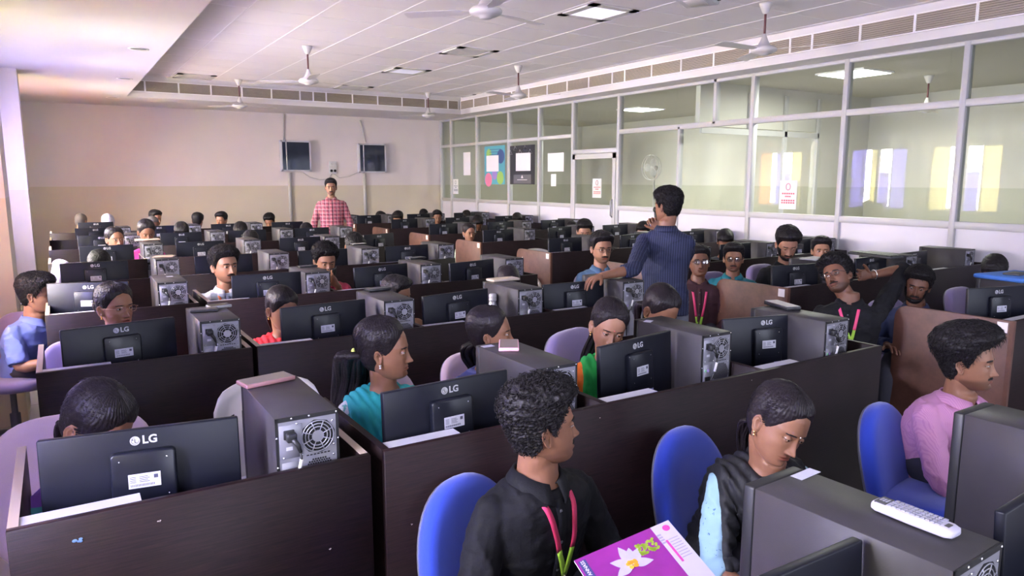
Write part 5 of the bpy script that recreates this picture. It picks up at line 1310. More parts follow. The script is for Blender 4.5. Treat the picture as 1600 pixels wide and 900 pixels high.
phone(786, 438, 0, 0.20, 0.10, 0.014, 'cream notebook on the tower right of the striped bottle', mat('cream_paper', (0.5, 0.42, 0.34), 0.7), mat('cream_paper', (0.5, 0.42, 0.34), 0.7), name='notebook', cat='notebook')
phone(1222, 480, -20, 0.08, 0.21, 0.020, 'black device with pale top on the tower at the end of the middle block', mat('pale_grey_top', (0.42, 0.41, 0.39), 0.5), dk, name='set_top_device', cat='device')
phone(480, 419 - 2, 4, 0.14, 0.075, 0.010, 'black phone on the tower left of the boy holding up his fingers', dk, dk)
phone(560, 382, 6, 0.15, 0.08, 0.010, 'black phone with pale cover on the tower right of the curly-haired boy', mat('pale_grey_top', (0.4, 0.4, 0.4), 0.5), dk)
phone(650, 404, 6, 0.15, 0.08, 0.012, 'dark phone on a tower in the fourth row', grey_dk, dk)
fpap = phone(264, 395 - 1, -20, 0.16, 0.12, 0.006, 'folded buff paper on a tower in the fifth row', mat('buff_paper', (0.5, 0.38, 0.30), 0.7), mat('buff_paper', (0.5, 0.38, 0.30), 0.7), name='folded_paper', cat='paper')
pq = aty(243, 405, ROWS[4] + 0.05); fpap.location = (pq.x + TW / 2, ROWS[4] + 0.05 + 0.22, TTOP + 0.0005)
phone(230, 375, 0, 0.24, 0.17, 0.012, 'open buff book held up on the tower by the girl in the sixth row', mat('buff_paper', (0.5, 0.38, 0.30), 0.7), mat('buff_paper', (0.5, 0.38, 0.30), 0.7), name='notebook', cat='notebook', z=TTOP + 0.0005)
phone(1272, 405, 8, 0.22, 0.14, 0.012, 'white notebook on a tower below the boy looking up', mat('white_paper', (0.5, 0.49, 0.49), 0.6), mat('white_paper', (0.5, 0.49, 0.49), 0.6), name='notebook', cat='notebook')
def sticker(px, py, w, d, yaw, label, z=None):
    p = atz(px, py, z or TTOP); a = MB(); a.box(-w / 2, w / 2, -d / 2, d / 2, 0, 0.0006); o = a.build('paper_sticker', labelw, None, (p.x, p.y, (z or TTOP) + 0.0003)); o.rotation_euler = (0, 0, math.radians(yaw)); tag(o, label, 'sticker')
sticker(1013, 502, 0.035, 0.05, -60, 'white sticker on the tower beside the girl looking down')
sticker(762, 541, 0.05, 0.03, 0, 'pale pink sticker left of the pink and blue phone')
sticker(265, 432, 0.04, 0.05, 0, 'small white sticker on the tower behind the girl with glasses')
sticker(1259, 741, 0.075, 0.028, 4, 'torn white sticker on the foreground tower')
# remote control on the foreground tower
rp = atz(1431, 803, TTOP); rr = empty('remote_control', (rp.x, rp.y, TTOP + 0.001), math.radians(-72 + 2), 'white remote control with many small keys on the foreground tower', 'remote control')
a_, b_ = atz(1372, 780, TTOP + 0.02), atz(1492, 826, TTOP + 0.02); rr.rotation_euler = (0, 0, math.atan2(b_.y - a_.y, b_.x - a_.x)); Lr = (b_ - a_).length
c_ = (a_ + b_) / 2; rr.location = (c_.x, c_.y, TTOP + 0.0008)
rem_m = mat('white_remote_plastic', (0.5, 0.48, 0.6), 0.35); key_m = mat('grey_remote_key', (0.3, 0.3, 0.36), 0.5)
a = MB(); L2 = Lr / 2 + 0.006
loft(a, [((x, 0, 0.011), (0, hw, 0), (0, 0, hh), 3.5) for x, hw, hh in ((-L2, 0.012, 0.004), (-L2 + 0.003, 0.019, 0.008), (-L2 + 0.012, 0.023, 0.0105), (0, 0.0245, 0.0108), (L2 - 0.015, 0.023, 0.0105), (L2 - 0.004, 0.019, 0.008), (L2, 0.011, 0.004))], 24) if 'loft' in globals() else None
REM = (a, rr, L2, rem_m, key_m)
# striped bottle
p = aty(770, 478, 3.80); bo_ = empty('bottle', (p.x, 3.80, DZ), 0, 'silver steel bottle with a white ribbed cap between a monitor and a tower', 'bottle')
top = aty(770, 459, 3.80).z - DZ
a = MB(); a.lathe([(0.030, 0), (0.035, 0.004), (0.035, top - 0.10), (0.030, top - 0.075), (0.022, top - 0.055), (0.020, top - 0.04)], n=24); a.build('body', mat('brushed_steel', (0.55, 0.55, 0.58), 0.3, metal=0.8), bo_)
a = MB(); a.lathe([(0.021, top - 0.045), (0.024, top - 0.04), (0.024, top - 0.03), (0.022, top - 0.028), (0.024, top - 0.024), (0.024, top - 0.006), (0.020, top)], n=24); a.build('cap', white_pl, bo_)
# keyboard lying on a tower and blue folder on another
a_, b_ = aty(1334, 393, 3.72), aty(1414, 402, 3.40); kz = TTOP + 0.001
k1, k2 = atz(1336, 396, kz), atz(1412, 405, kz); kc = (k1 + k2) / 2
kb = empty('keyboard', (kc.x - 0.02, kc.y + 0.02, kz), math.atan2(k2.y - k1.y, k2.x - k1.x), 'black keyboard laid across a tower behind the boy with a hand behind his head', 'keyboard')
a = MB(); a.box(-0.22, 0.22, -0.075, 0.075, 0, 0.02, bev=0.004); a.build('base', grey_dk, kb)
a = MB()
for j in range(5):
    for i in range(20): a.box(-0.21 + i * 0.021, -0.193 + i * 0.021, -0.065 + j * 0.026, -0.043 + j * 0.026, 0.02, 0.026, bev=0)
ko = a.build('keys', rubber, kb); ko['kind'] = 'stuff'
bz = TTOP + 0.0005; p = atz(1590, 440, bz)
bf = empty('laptop_sleeve', (5.32, 2.20, bz), math.radians(-8), 'blue padded sleeve on a tower at the right edge', 'sleeve')
a = MB(); a.box(-0.20, 0.24, -0.16, 0.16, 0, 0.03, bev=0.014, seg=3); a.build('sleeve', mat('sky_blue_fabric', (0.05, 0.16, 0.50), 0.8, bump=0.1, bscale=400), bf)
a = MB(); a.box(-0.10, 0.06, -0.06, 0.04, 0.03, 0.042, bev=0.004); q = a.build('dark_case', grey_dk, None, (5.32, 2.20, bz + 0.0005)); tag(q, 'flat dark case lying on the blue sleeve', 'case')
# ------------------------------------------------------------------ ceiling fans
fan_w = mat('cream_white_enamel', (0.62, 0.59, 0.59), 0.35); rod_m = mat('maroon_rod', (0.14, 0.05, 0.06), 0.4)
def make_fan(drop=0.42, rod=None):
    r = empty('ceiling_fan', (0, 0, 0))
    a = MB(); a.lathe([(0.062, 0), (0.058, -0.02), (0.030, -0.085), (0.018, -0.10)], n=28); a.build('canopy', fan_w, r)
    a = MB(); a.lathe([(0.011, -0.09), (0.011, -drop + 0.11)], n=12); a.build('down_rod', rod_m, r)
    a = MB(); a.lathe([(0.016, -drop + 0.14), (0.035, -drop + 0.08), (0.06, -drop + 0.035), (0.105, -drop + 0.02), (0.122, -drop), (0.120, -drop - 0.02), (0.09, -drop - 0.038), (0.05, -drop - 0.045), (0.045, -drop - 0.055), (0.001, -drop - 0.056)], n=36); a.build('motor', fan_w, r)
    for k in range(3):
        q = Matrix.Rotation(k * 2 * PI / 3 + 0.25, 4, 'Z'); a = MB()
        pts = [(0.10, -0.022), (0.17, -0.028), (0.20, -0.052), (0.60, -0.062), (0.625, -0.045), (0.625, 0.045), (0.60, 0.062), (0.20, 0.052), (0.17, 0.028), (0.10, 0.022)]
        M = q @ Matrix.Translation((0, 0, -drop - 0.005)) @ Matrix.Rotation(math.radians(8), 4, 'X'); a.prism(pts, -0.0015, 0.0015, 'z', M=M); a.build('blade', fan_w, r)
    return r
fp = None
for px, py, lab in [(480, 72, 'ceiling fan near the left side of the tiled ceiling'), (810, 103, 'ceiling fan in the centre, before the far right corner'), (1197, 5, 'nearest ceiling fan on the right, close to the glass partition'),
                    (373, 130, 'ceiling fan at the far left, in front of the back wall grilles'), (669, 151, 'farthest ceiling fan, near the back right corner'), (None, None, 'ceiling fan cut off by the top edge of the picture')]:
    if px: p = atz(px, py, ZC); p = aty(px, py, min(p.y, TY1 - 0.35))
    else: p = Vector((2.80, 4.80, ZC))
    if fp is None: fp = make_fan(); o = fp
    else: o = copy_tree(fp)
    o.location = (p.x, p.y, ZC); o.rotation_euler = (0, 0, p.x * 3); tag(o, lab, 'ceiling fan', 'white ceiling fans')
# projector hanging at the top edge
p = atz(1088, 4, 3.02); pr = empty('projector', (p.x, p.y, 3.02), math.radians(28), 'white ceiling projector cut off by the top edge of the picture', 'projector')
a = MB(); a.box(-0.17, 0.17, -0.13, 0.13, 0, 0.10, bev=0.02, seg=3); a.build('body', white_pl, pr)
a = MB(); a.box(-0.10, 0.10, -0.07, 0.07, -0.004, 0.001, bev=0.001, seg=1); a.build('base_plate', lens_off, pr)
a = MB(); a.lathe([(0.035, -0.13), (0.035, -0.15), (0.03, -0.155), (0.001, -0.152)], (0.09, 0, 0.05), 20, axis='y'); a.build('lens_barrel', dk, pr)
a = MB(); a.lathe([(0.02, 0.1), (0.02, 0.37), (0.07, 0.375)], n=16); a.build('ceiling_mount', white_pl, pr)
# ------------------------------------------------------------------ back wall: cabinets, conduits, switches
cab_g = mat('tinted_cabinet_glass', (0.012, 0.018, 0.045), 0.06, spec=0.8); cab_w = mat('white_painted_steel', (0.55, 0.54, 0.60), 0.4)
for (x0, y0, x1, y1, lab) in [(438, 219, 487, 268, 'wall cabinet with dark glass door, left one on the back wall'), (560, 224, 604, 270, 'wall cabinet with dark glass door, right one on the back wall')]:
    a0, b0 = aty(x0, y0, YB - 0.12), aty(x1, y1, YB - 0.12); r = empty('wall_cabinet', ((a0.x + b0.x) / 2, YB - 0.12, b0.z), 0, lab, 'cabinet'); w = (b0.x - a0.x) / 2; h = a0.z - b0.z
    a = MB(); a.box(-w, w, 0.02, 0.12, 0, h, bev=0.004, seg=1); a.build('body', cab_w, r)
    a = MB()
    for q in [(-w, -w + 0.03, 0, h), (w - 0.03, w, 0, h), (-w, w, 0, 0.03), (-w, w, h - 0.03, h), (-w + 0.10, -w + 0.12, 0, h)]: a.box(q[0], q[1], 0, 0.02, q[2], q[3])
    d = a.build('door', cab_w, r); a = MB(); a.box(-w + 0.03, w - 0.03, 0.006, 0.012, 0.03, h - 0.03); a.build('glass', cab_g, d)
    a = MB(); a.lathe([(0.012, 0), (0.012, -0.02), (0.001, -0.02)], (-w + 0.11, 0, h * 0.5), 10, axis='y'); a.build('lock', zinc2, d)
con_m = mat('grey_pvc_conduit', (0.52, 0.50, 0.50), 0.5)
def conduit(pts, lab, r=0.018):
    a = MB(); a.tube([aty(px, py, YB - 0.022) for px, py in pts], r, 10); tag(a.build('conduit', con_m), lab, 'conduit')
conduit([(443, 172), (443, 219)], 'thin grey conduit running up from the left wall cabinet', 0.012)
conduit([(452, 270), (455, 346)], 'grey conduit running down the back wall from the left cabinet', 0.035)
conduit([(569, 271), (572, 346)], 'grey conduit running down the back wall from the right cabinet', 0.035)
conduit([(562, 188), (571, 222)], 'thin slanted conduit above the right wall cabinet', 0.012)
def wallbox(x0, y0, x1, y1, lab):
    a0, b0 = aty(x0, y0, YB - 0.03), aty(x1, y1, YB - 0.03); r = empty('switchboard', ((a0.x + b0.x) / 2, YB - 0.03, b0.z), 0, lab, 'switchboard'); w = (b0.x - a0.x) / 2; h = a0.z - b0.z
    a = MB(); a.box(-w, w, 0, 0.03, 0, h, bev=0.006); a.build('plate', white_pl, r)
    for k in (-1, 1):
        a = MB(); a.lathe([(0.028, 0), (0.028, -0.006), (0.02, -0.006), (0.001, -0.002)], (k * w * 0.45, 0, h * 0.22), 16, axis='y'); a.build('socket', hole, r)
    for k in (-1, 0, 1): a = MB(); a.box(k * w * 0.5 - 0.02, k * w * 0.5 + 0.02, -0.006, 0, h * 0.6, h * 0.85, bev=0.002, seg=1); a.build('switch', white_pl, r)
wallbox(514, 252, 527, 271, 'white switchboard with two sockets between the wall cabinets')
def wire(pts, lab):
    P = [aty(px, py, YB - 0.012) for px, py in pts]; a = MB(); a.tube(P, 0.006, 6); tag(a.build('wire', con_m), lab, 'wire')
wire([(474, 270), (485, 277), (500, 281), (514, 279), (518, 272)], 'grey wire sagging from the left cabinet to the switchboard'); wire([(522, 272), (530, 278), (545, 276), (558, 270)], 'grey wire sagging from the switchboard to the right cabinet')
# ------------------------------------------------------------------ papers on the glass
paper = mat('white_paper_sheet', (0.74, 0.73, 0.76), 0.7); red_ink = mat('red_print', (0.62, 0.12, 0.16), 0.7)
def sheet(x0, y0, x1, y1, lab, m=None, name='paper_sheet', d=0.012, cat='paper'):
    X = XR - d; a0, b0 = atx(x0, y0, X), atx(x1, y0, X); z0 = atx((x0 + x1) / 2, y1, X).z; z1 = (a0.z + b0.z) / 2
    r = empty(name, (X, (a0.y + b0.y) / 2, z0), 0, lab, cat); w = abs(a0.y - b0.y) / 2; h = z1 - z0
    a = MB(); a.box(-0.001, 0, -w, w, 0, h); a.build('sheet', m or paper, r); return r, w, h
def onright(y, z): return Matrix.Translation((-0.0012, y, z)) @ Matrix.Rotation(-PI / 2, 4, 'Z') @ Matrix.Rotation(PI / 2, 4, 'X')
sheet(724, 238, 735, 274, 'narrow white paper on the second glass pane from the back wall')
r, w, h = sheet(757, 228, 789, 288, 'blue poster with coloured circles on the glass partition', mat('turquoise_poster', (0.10, 0.36, 0.45), 0.6), 'poster', cat='poster')
a = MB(); rng = random.Random(3)
cols = [mat('poster_green', (0.3, 0.5, 0.12), 0.6), mat('poster_pink', (0.7, 0.2, 0.35), 0.6), mat('poster_navy', (0.06, 0.10, 0.25), 0.6), mat('poster_violet', (0.3, 0.2, 0.5), 0.6)]
for y, z, q, m in [(-w * 0.55, h * 0.17, 0.13, 0), (w * 0.6, h * 0.12, 0.14, 1), (-w * 0.6, h * 0.72, 0.14, 2), (w * 0.55, h * 0.8, 0.10, 0), (0.0, h * 0.25, 0.10, 3)]:
    q = min(q, w - abs(y)); a.lathe([(q, -0.002), (q, -0.0012), (0.001, -0.002)], (0, y, z), 24, m, axis='x', smooth=False)
for k in range(3): a.box(-0.0022, -0.001, -w * 0.6, w * 0.5, h * 0.9 - k * 0.05, h * 0.915 - k * 0.05, 2)
a.build('poster_print', cols, r)
sheet(760, 243, 779, 268, 'white sheet stuck over the blue poster', d=0.016)
r, w, h = sheet(797, 227, 836, 288, 'black poster with thin white drawing on the glass partition', mat('black_poster', (0.035, 0.035, 0.045), 0.5), 'poster', cat='poster')
a = MB(); a.box(-0.0022, -0.001, -w * 0.7, w * 0.7, h * 0.02, h * 0.25, 1)
for k in range(5): y = -w * 0.8 + k * w * 0.4; z = h * (0.88 if k % 2 else 0.78); a.tube([(-0.002, y, z), (-0.002, y + 0.08, z + 0.08), (-0.002, y + 0.13, z)], 0.004, 4, 0, closed=True)
a.prism([(-0.04, h * 0.16), (0.0, h * 0.24), (0.04, h * 0.16)], -0.003, -0.0022, 'x', 0); a.box(-0.003, -0.0022, -w * 0.4, w * 0.4, h * 0.11, h * 0.125, 0); a.build('poster_print', [paper, mat('poster_grey', (0.12, 0.12, 0.14), 0.6)], r)
sheet(806, 239, 829, 267, 'white sheet stuck over the black poster', d=0.016)
sheet(856, 239, 881, 268, 'large white sheet on the pane left of the glass door'); sheet(861, 272, 869, 291, 'small white slip under the large sheet left of the glass door')
def notice(x0, y0, x1, y1, lab, red=False):
    r, w, h = sheet(x0, y0, x1, y1, lab, name='notice'); a = MB(); m = 0
    a.tube([(-0.002, w * 0.25 * math.cos(t), h * 0.78 + w * 0.32 * math.sin(t)) for t in [2 * PI * k / 16 for k in range(16)]], 0.004, 4, 0, closed=True)
    lines = [('SCHOOL', 0.50), ('OF', 0.40)] if False else [('SILENCE', 0.50), ('PLEASE', 0.38)]
    for k, (wd, z) in enumerate([(0.75, 0.52), (0.35, 0.42), (0.8, 0.28), (0.8, 0.20)]):
        for c in range(6): y = -w * wd + 2 * w * wd * c / 6; a.box(-0.0022, -0.001, y, y + w * wd * 0.24, h * z, h * (z + 0.05), 0)
    a.build('print', red_ink if red else mat('grey_print', (0.2, 0.2, 0.25), 0.7), r)
notice(926, 279, 940, 309, 'white printed notice on the glass door', True); notice(1219, 282, 1246, 327, 'white notice with red print on the large glass pane', True); notice(708, 280, 716, 303, 'narrow white notice with dark letters near the back corner')
# office: wall fan, ceiling fan, wall behind
def wallfan():
    p = atx(1016, 262, 9.0); r = empty('wall_fan', (p.x, p.y, p.z), math.radians(0), 'pale pedestal fan in the office behind the glass', 'fan')
    for o_ in (0.0, 0.05): a = MB(); a.tube([(o_, 0.22 * math.cos(t), 0.22 * math.sin(t)) for t in [2 * PI * k / 28 for k in range(28)]], 0.006, 6, closed=True); a.build('guard_ring', fan_w, r)
    a = MB()
    for k in range(18): t = 2 * PI * k / 18; a.tube([(-0.02, 0.03 * math.cos(t), 0.03 * math.sin(t)), (-0.01, 0.14 * math.cos(t), 0.14 * math.sin(t)), (0.0, 0.22 * math.cos(t), 0.22 * math.sin(t))], 0.002, 4)
    a.build('guard', fan_w, r)
    for k in range(3): a = MB(); a.ball((0.02, 0.10 * math.cos(k * 2.09), 0.10 * math.sin(k * 2.09)), 0.09, 8, sc=(0.08, 0.9, 0.8)); a.build('blade', white_pl, r)
    a = MB(); a.lathe([(0.05, 0.05), (0.05, 0.14), (0.02, 0.17)], (0, 0, 0), 16, axis='x'); a.build('motor', fan_w, r)
    a = MB(); a.lathe([(0.014, -p.z + 0.04), (0.014, -0.02)], (0.10, 0, 0), 12); a.lathe([(0.18, -p.z), (0.18, -p.z + 0.03), (0.02, -p.z + 0.05)], (0.10, 0, 0), 24); a.build('stand', fan_w, r)
wallfan()
p = atz(1452, 118, ZS + 0.02); o = copy_tree(fp); o.location = (p.x, p.y, ZS + 0.02); tag(o, 'ceiling fan in the office behind the glass', 'ceiling fan'); del o['group']
a, rr, L2, rem_m, key_m = REM
a.build('body', rem_m, rr)
a = MB()
for j in range(4):
    for i in range(13):
        if (i in (0, 1)) : continue
        x = -L2 + 0.016 + i * (2 * L2 - 0.04) / 13; y = -0.0155 + j * 0.0095; a.box(x, x + 0.007, y, y + 0.006, 0.0205, 0.0235, 0)
a.box(-L2 + 0.008, -L2 + 0.030, -0.017, 0.017, 0.0185, 0.0222, 1); a.box(L2 - 0.02, L2 - 0.012, -0.01, 0.006, 0.0195, 0.0222, 1)
for j in range(3): a.box(-L2 + 0.012 + j * 0.006, -L2 + 0.016 + j * 0.006, -0.006, 0.008, 0.0222, 0.0232, 0)
ko = a.build('keys', [key_m, grey_dk], rr); ko['kind'] = 'stuff'
# ------------------------------------------------------------------ cloth patterns (object space of each person)
def cloth(name, c1, rough=0.85): return mat(name, c1, rough, bump=0.12, bscale=260, var=0.12, vscale=3)
def plaid(name, base, dark, light, sc=22):
    m, nt, b = nodemat(name); b.inputs['Roughness'].default_value = 0.85
    tc = nt.nodes.new('ShaderNodeTexCoord'); s = nt.nodes.new('ShaderNodeSeparateXYZ'); nt.links.new(tc.outputs['Object'], s.inputs[0])
    def band(out, scale, thr, ph=0.0):
        a = nt.nodes.new('ShaderNodeMath'); a.operation = 'MULTIPLY_ADD'; a.inputs[1].default_value = scale; a.inputs[2].default_value = ph; nt.links.new(out, a.inputs[0])
        f = nt.nodes.new('ShaderNodeMath'); f.operation = 'FRACT'; nt.links.new(a.outputs[0], f.inputs[0])
        g = nt.nodes.new('ShaderNodeMath'); g.operation = 'LESS_THAN'; g.inputs[1].default_value = thr; nt.links.new(f.outputs[0], g.inputs[0]); return g.outputs[0]
    cur = None
    def mixc(fac, a, bcol, strength):
        mm = nt.nodes.new('ShaderNodeMath'); mm.operation = 'MULTIPLY'; mm.inputs[1].default_value = strength; nt.links.new(fac, mm.inputs[0])
        x = nt.nodes.new('ShaderNodeMixRGB'); nt.links.new(mm.outputs[0], x.inputs[0])
        if isinstance(a, tuple): x.inputs[1].default_value = (*a, 1)
        else: nt.links.new(a, x.inputs[1])
        x.inputs[2].default_value = (*bcol, 1); return x.outputs[0]
    c = mixc(band(s.outputs['X'], sc, 0.45), base, dark, 0.65); c = mixc(band(s.outputs['Z'], sc, 0.45, 0.2), c, dark, 0.65)
    c = mixc(band(s.outputs['X'], sc, 0.10, 0.6), c, light, 0.6); c = mixc(band(s.outputs['Z'], sc, 0.10, 0.7), c, light, 0.6)
    nt.links.new(c, b.inputs['Base Color']); return m
def stripes(name, base, line, axis='X', sc=60, thr=0.22, wob=0.0):
    m, nt, b = nodemat(name); b.inputs['Roughness'].default_value = 0.8
    tc = nt.nodes.new('ShaderNodeTexCoord'); s = nt.nodes.new('ShaderNodeSeparateXYZ'); nt.links.new(tc.outputs['Object'], s.inputs[0])
    a = nt.nodes.new('ShaderNodeMath'); a.operation = 'MULTIPLY'; a.inputs[1].default_value = sc; nt.links.new(s.outputs[axis], a.inputs[0])
    f = nt.nodes.new('ShaderNodeMath'); f.operation = 'FRACT'; nt.links.new(a.outputs[0], f.inputs[0])
    g = nt.nodes.new('ShaderNodeMath'); g.operation = 'LESS_THAN'; g.inputs[1].default_value = thr; nt.links.new(f.outputs[0], g.inputs[0])
    x = nt.nodes.new('ShaderNodeMixRGB'); x.inputs[1].default_value = (*base, 1); x.inputs[2].default_value = (*line, 1); nt.links.new(g.outputs[0], x.inputs[0]); nt.links.new(x.outputs[0], b.inputs['Base Color']); return m
def bands(name, cols, axis='Z', period=0.16):
    m, nt, b = nodemat(name); b.inputs['Roughness'].default_value = 0.85
    tc = nt.nodes.new('ShaderNodeTexCoord'); s = nt.nodes.new('ShaderNodeSeparateXYZ'); nt.links.new(tc.outputs['Object'], s.inputs[0])
    a = nt.nodes.new('ShaderNodeMath'); a.operation = 'MULTIPLY'; a.inputs[1].default_value = 1 / period; nt.links.new(s.outputs[axis], a.inputs[0])
    f = nt.nodes.new('ShaderNodeMath'); f.operation = 'FRACT'; nt.links.new(a.outputs[0], f.inputs[0])
    r = nt.nodes.new('ShaderNodeValToRGB'); r.color_ramp.interpolation = 'CONSTANT'
    while len(r.color_ramp.elements) < len(cols): r.color_ramp.elements.new(0.5)
    pos = 0
    for e, (p, c) in zip(r.color_ramp.elements, cols): e.position = p; e.color = (*c, 1)
    nt.links.new(f.outputs[0], r.inputs[0]); nt.links.new(r.outputs[0], b.inputs['Base Color']); return m
def floral(name, base, leaf, sc=14, thr=(0.5, 0.56), distort=2.5):
    m, nt, b = nodemat(name); b.inputs['Roughness'].default_value = 0.85
    tc = nt.nodes.new('ShaderNodeTexCoord'); n = nt.nodes.new('ShaderNodeTexNoise'); n.inputs['Scale'].default_value = sc; n.inputs['Detail'].default_value = 3; n.inputs['Distortion'].default_value = distort
    nt.links.new(tc.outputs['Object'], n.inputs['Vector']); r = nt.nodes.new('ShaderNodeValToRGB')
    r.color_ramp.elements[0].position = thr[0]; r.color_ramp.elements[0].color = (*base, 1); r.color_ramp.elements[1].position = thr[1]; r.color_ramp.elements[1].color = (*leaf, 1)
    nt.links.new(n.outputs['Fac'], r.inputs[0]); nt.links.new(r.outputs[0], b.inputs['Base Color']); return m
black_sh = mat('black_shirt_cloth', (0.006, 0.006, 0.009), 0.8, bump=0.15, bscale=350, spec=0.3)
pink_sh = stripes('pink_fine_striped_shirt', (0.52, 0.24, 0.42), (0.46, 0.20, 0.38), 'X', 160, 0.4)
navy_st = stripes('navy_pinstriped_shirt', (0.010, 0.014, 0.048), (0.055, 0.065, 0.13), 'X', 62, 0.16)
red_pl = plaid('red_white_checked_shirt', (0.42, 0.10, 0.14), (0.10, 0.02, 0.05), (0.6, 0.42, 0.45), 18)
grey_pl_s = plaid('white_blue_checked_shirt', (0.62, 0.62, 0.70), (0.16, 0.20, 0.28), (0.5, 0.5, 0.6), 9)
teal_sh = cloth('teal_shirt', (0.01, 0.16, 0.21)); denim = cloth('denim_blue_shirt', (0.08, 0.15, 0.26)); maroon = cloth('dark_maroon_shirt', (0.045, 0.014, 0.022))
navy_sh = cloth('navy_shirt', (0.02, 0.03, 0.09)); white_sh = cloth('white_shirt', (0.55, 0.53, 0.55)); lblue = cloth('light_blue_shirt', (0.16, 0.22, 0.55)); redmar = cloth('crimson_shirt', (0.28, 0.015, 0.05))
char = cloth('charcoal_tshirt', (0.03, 0.03, 0.045)); grey_t = cloth('grey_trousers', (0.17, 0.18, 0.22)); ochre = cloth('ochre_shirt', (0.24, 0.13, 0.06)); mint = floral('mint_printed_kurta', (0.50, 0.60, 0.46), (0.35, 0.42, 0.35), 30)
turq = cloth('turquoise_dupatta', (0.02, 0.36, 0.38)); white_green = floral('white_kurta_green_leaves', (0.66, 0.68, 0.68), (0.12, 0.40, 0.34), 9, (0.50, 0.56), 3.5)
orange = floral('orange_printed_kurta', (0.80, 0.19, 0.02), (0.50, 0.09, 0.02), 12, (0.54, 0.62), 1.5); green_d = cloth('green_dupatta', (0.01, 0.32, 0.06)); red_d = cloth('red_dupatta', (0.60, 0.015, 0.03)); dkgreen = cloth('dark_green_kurta', (0.04, 0.07, 0.04))
black_d = mat('black_sheer_dupatta', (0.005, 0.005, 0.008), 0.7, bump=0.3, bscale=60, stretch=(1, 1, 0.2)); sky_k = floral('pale_blue_kurta_dotted', (0.26, 0.42, 0.52), (0.08, 0.16, 0.28), 75, (0.66, 0.69), 0.3)
purple_k = bands('purple_pink_banded_kurta', [(0.0, (0.25, 0.10, 0.50)), (0.40, (0.62, 0.62, 0.80)), (0.48, (0.25, 0.10, 0.50)), (0.56, (0.72, 0.16, 0.38)), (0.86, (0.62, 0.66, 0.78)), (0.92, (0.10, 0.45, 0.42))], 'Z', 0.20)
navy_k = stripes('navy_ribbed_kurta', (0.05, 0.06, 0.20), (0.12, 0.13, 0.34), 'Z', 40, 0.35)
mag = cloth('magenta_cloth', (0.5, 0.03, 0.25)); greycl = cloth('grey_shirt', (0.25, 0.24, 0.30))
curl_rest = dict(curls=(0.4, 0.45, 0.5, 0.55))
# ---- nearest people
def book(I):
    """magazine held open on the lap"""
    c = Vector((0, 0, 0))
N = Vector
I12 = person('curly-haired man in a black shirt and crimson lanyard holding a purple magazine', 848, 665, 1.60, face=108, body=42, pitch=-4, skin='a', hair='curly', shirt=black_sh, sleeves=0.98, lean=4, voxel=0.006, hairvol=1.0, beard=0.4,
       arms={'l': ((0.24, -0.06, -0.28), (0.17, -0.30, -0.27), dict(curls=(0.7, 0.8, 0.9, 0.9), palm=(-0.6, 0, -0.8), fine=True, thumb=(0.5, 0.4))), 'r': ((-0.25, -0.02, -0.29), (-0.14, -0.24, -0.36), dict(curls=(0.6, 0.7, 0.8, 0.8), palm=(0.5, 0, -0.8)))},
       extras=(lanyard(PINK2, LIME, 0.27, dx=0.03),), hsize=0.95, tw=1.0)
I13 = person('woman in pale blue kurta and black stole, head bowed beside the foreground tower', 1216, 664, 1.36, face=44, body=30, pitch=20, roll=16, sex='f', skin='a', hair='tied', shirt=sky_k, sleeves=0.62, lean=24, voxel=0.006, eye_open=0.25,
       arms={'l': ((0.20, -0.12, -0.26), (0.12, -0.36, -0.24)), 'r': ((-0.20, -0.06, -0.28), (-0.10, -0.30, -0.32))}, collar=False,
       extras=(earring(), headdot(), stole(black_d, lambda x, y, z: np.minimum(0.17 - np.abs(x + 0.015 - 0.10 * (z + 0.05)) * 1.0, 0.0 * x + z + 0.40) * (1.0) - 0.02, 'dupatta', 0.016, 26, 0.005, (1, 0.2, 0.5))), hsize=0.93)
I14 = person('man with thick bouffant hair, moustache and pink shirt, in profile at the right edge', 1512, 566, 1.46, face=82, body=58, pitch=-2, skin='a', hair='quiff', shirt=pink_sh, sleeves=0.98, lean=20, voxel=0.006, hairvol=2.0, beard=0.9,
       arms={'r': ((-0.22, -0.10, -0.30), (-0.10, -0.34, -0.33)), 'l': ((0.24, -0.12, -0.28), (0.14, -0.36, -0.30))}, extras=(lanyard(PINK2, PINK2, 0.28, w=0.004),), hsize=0.98)
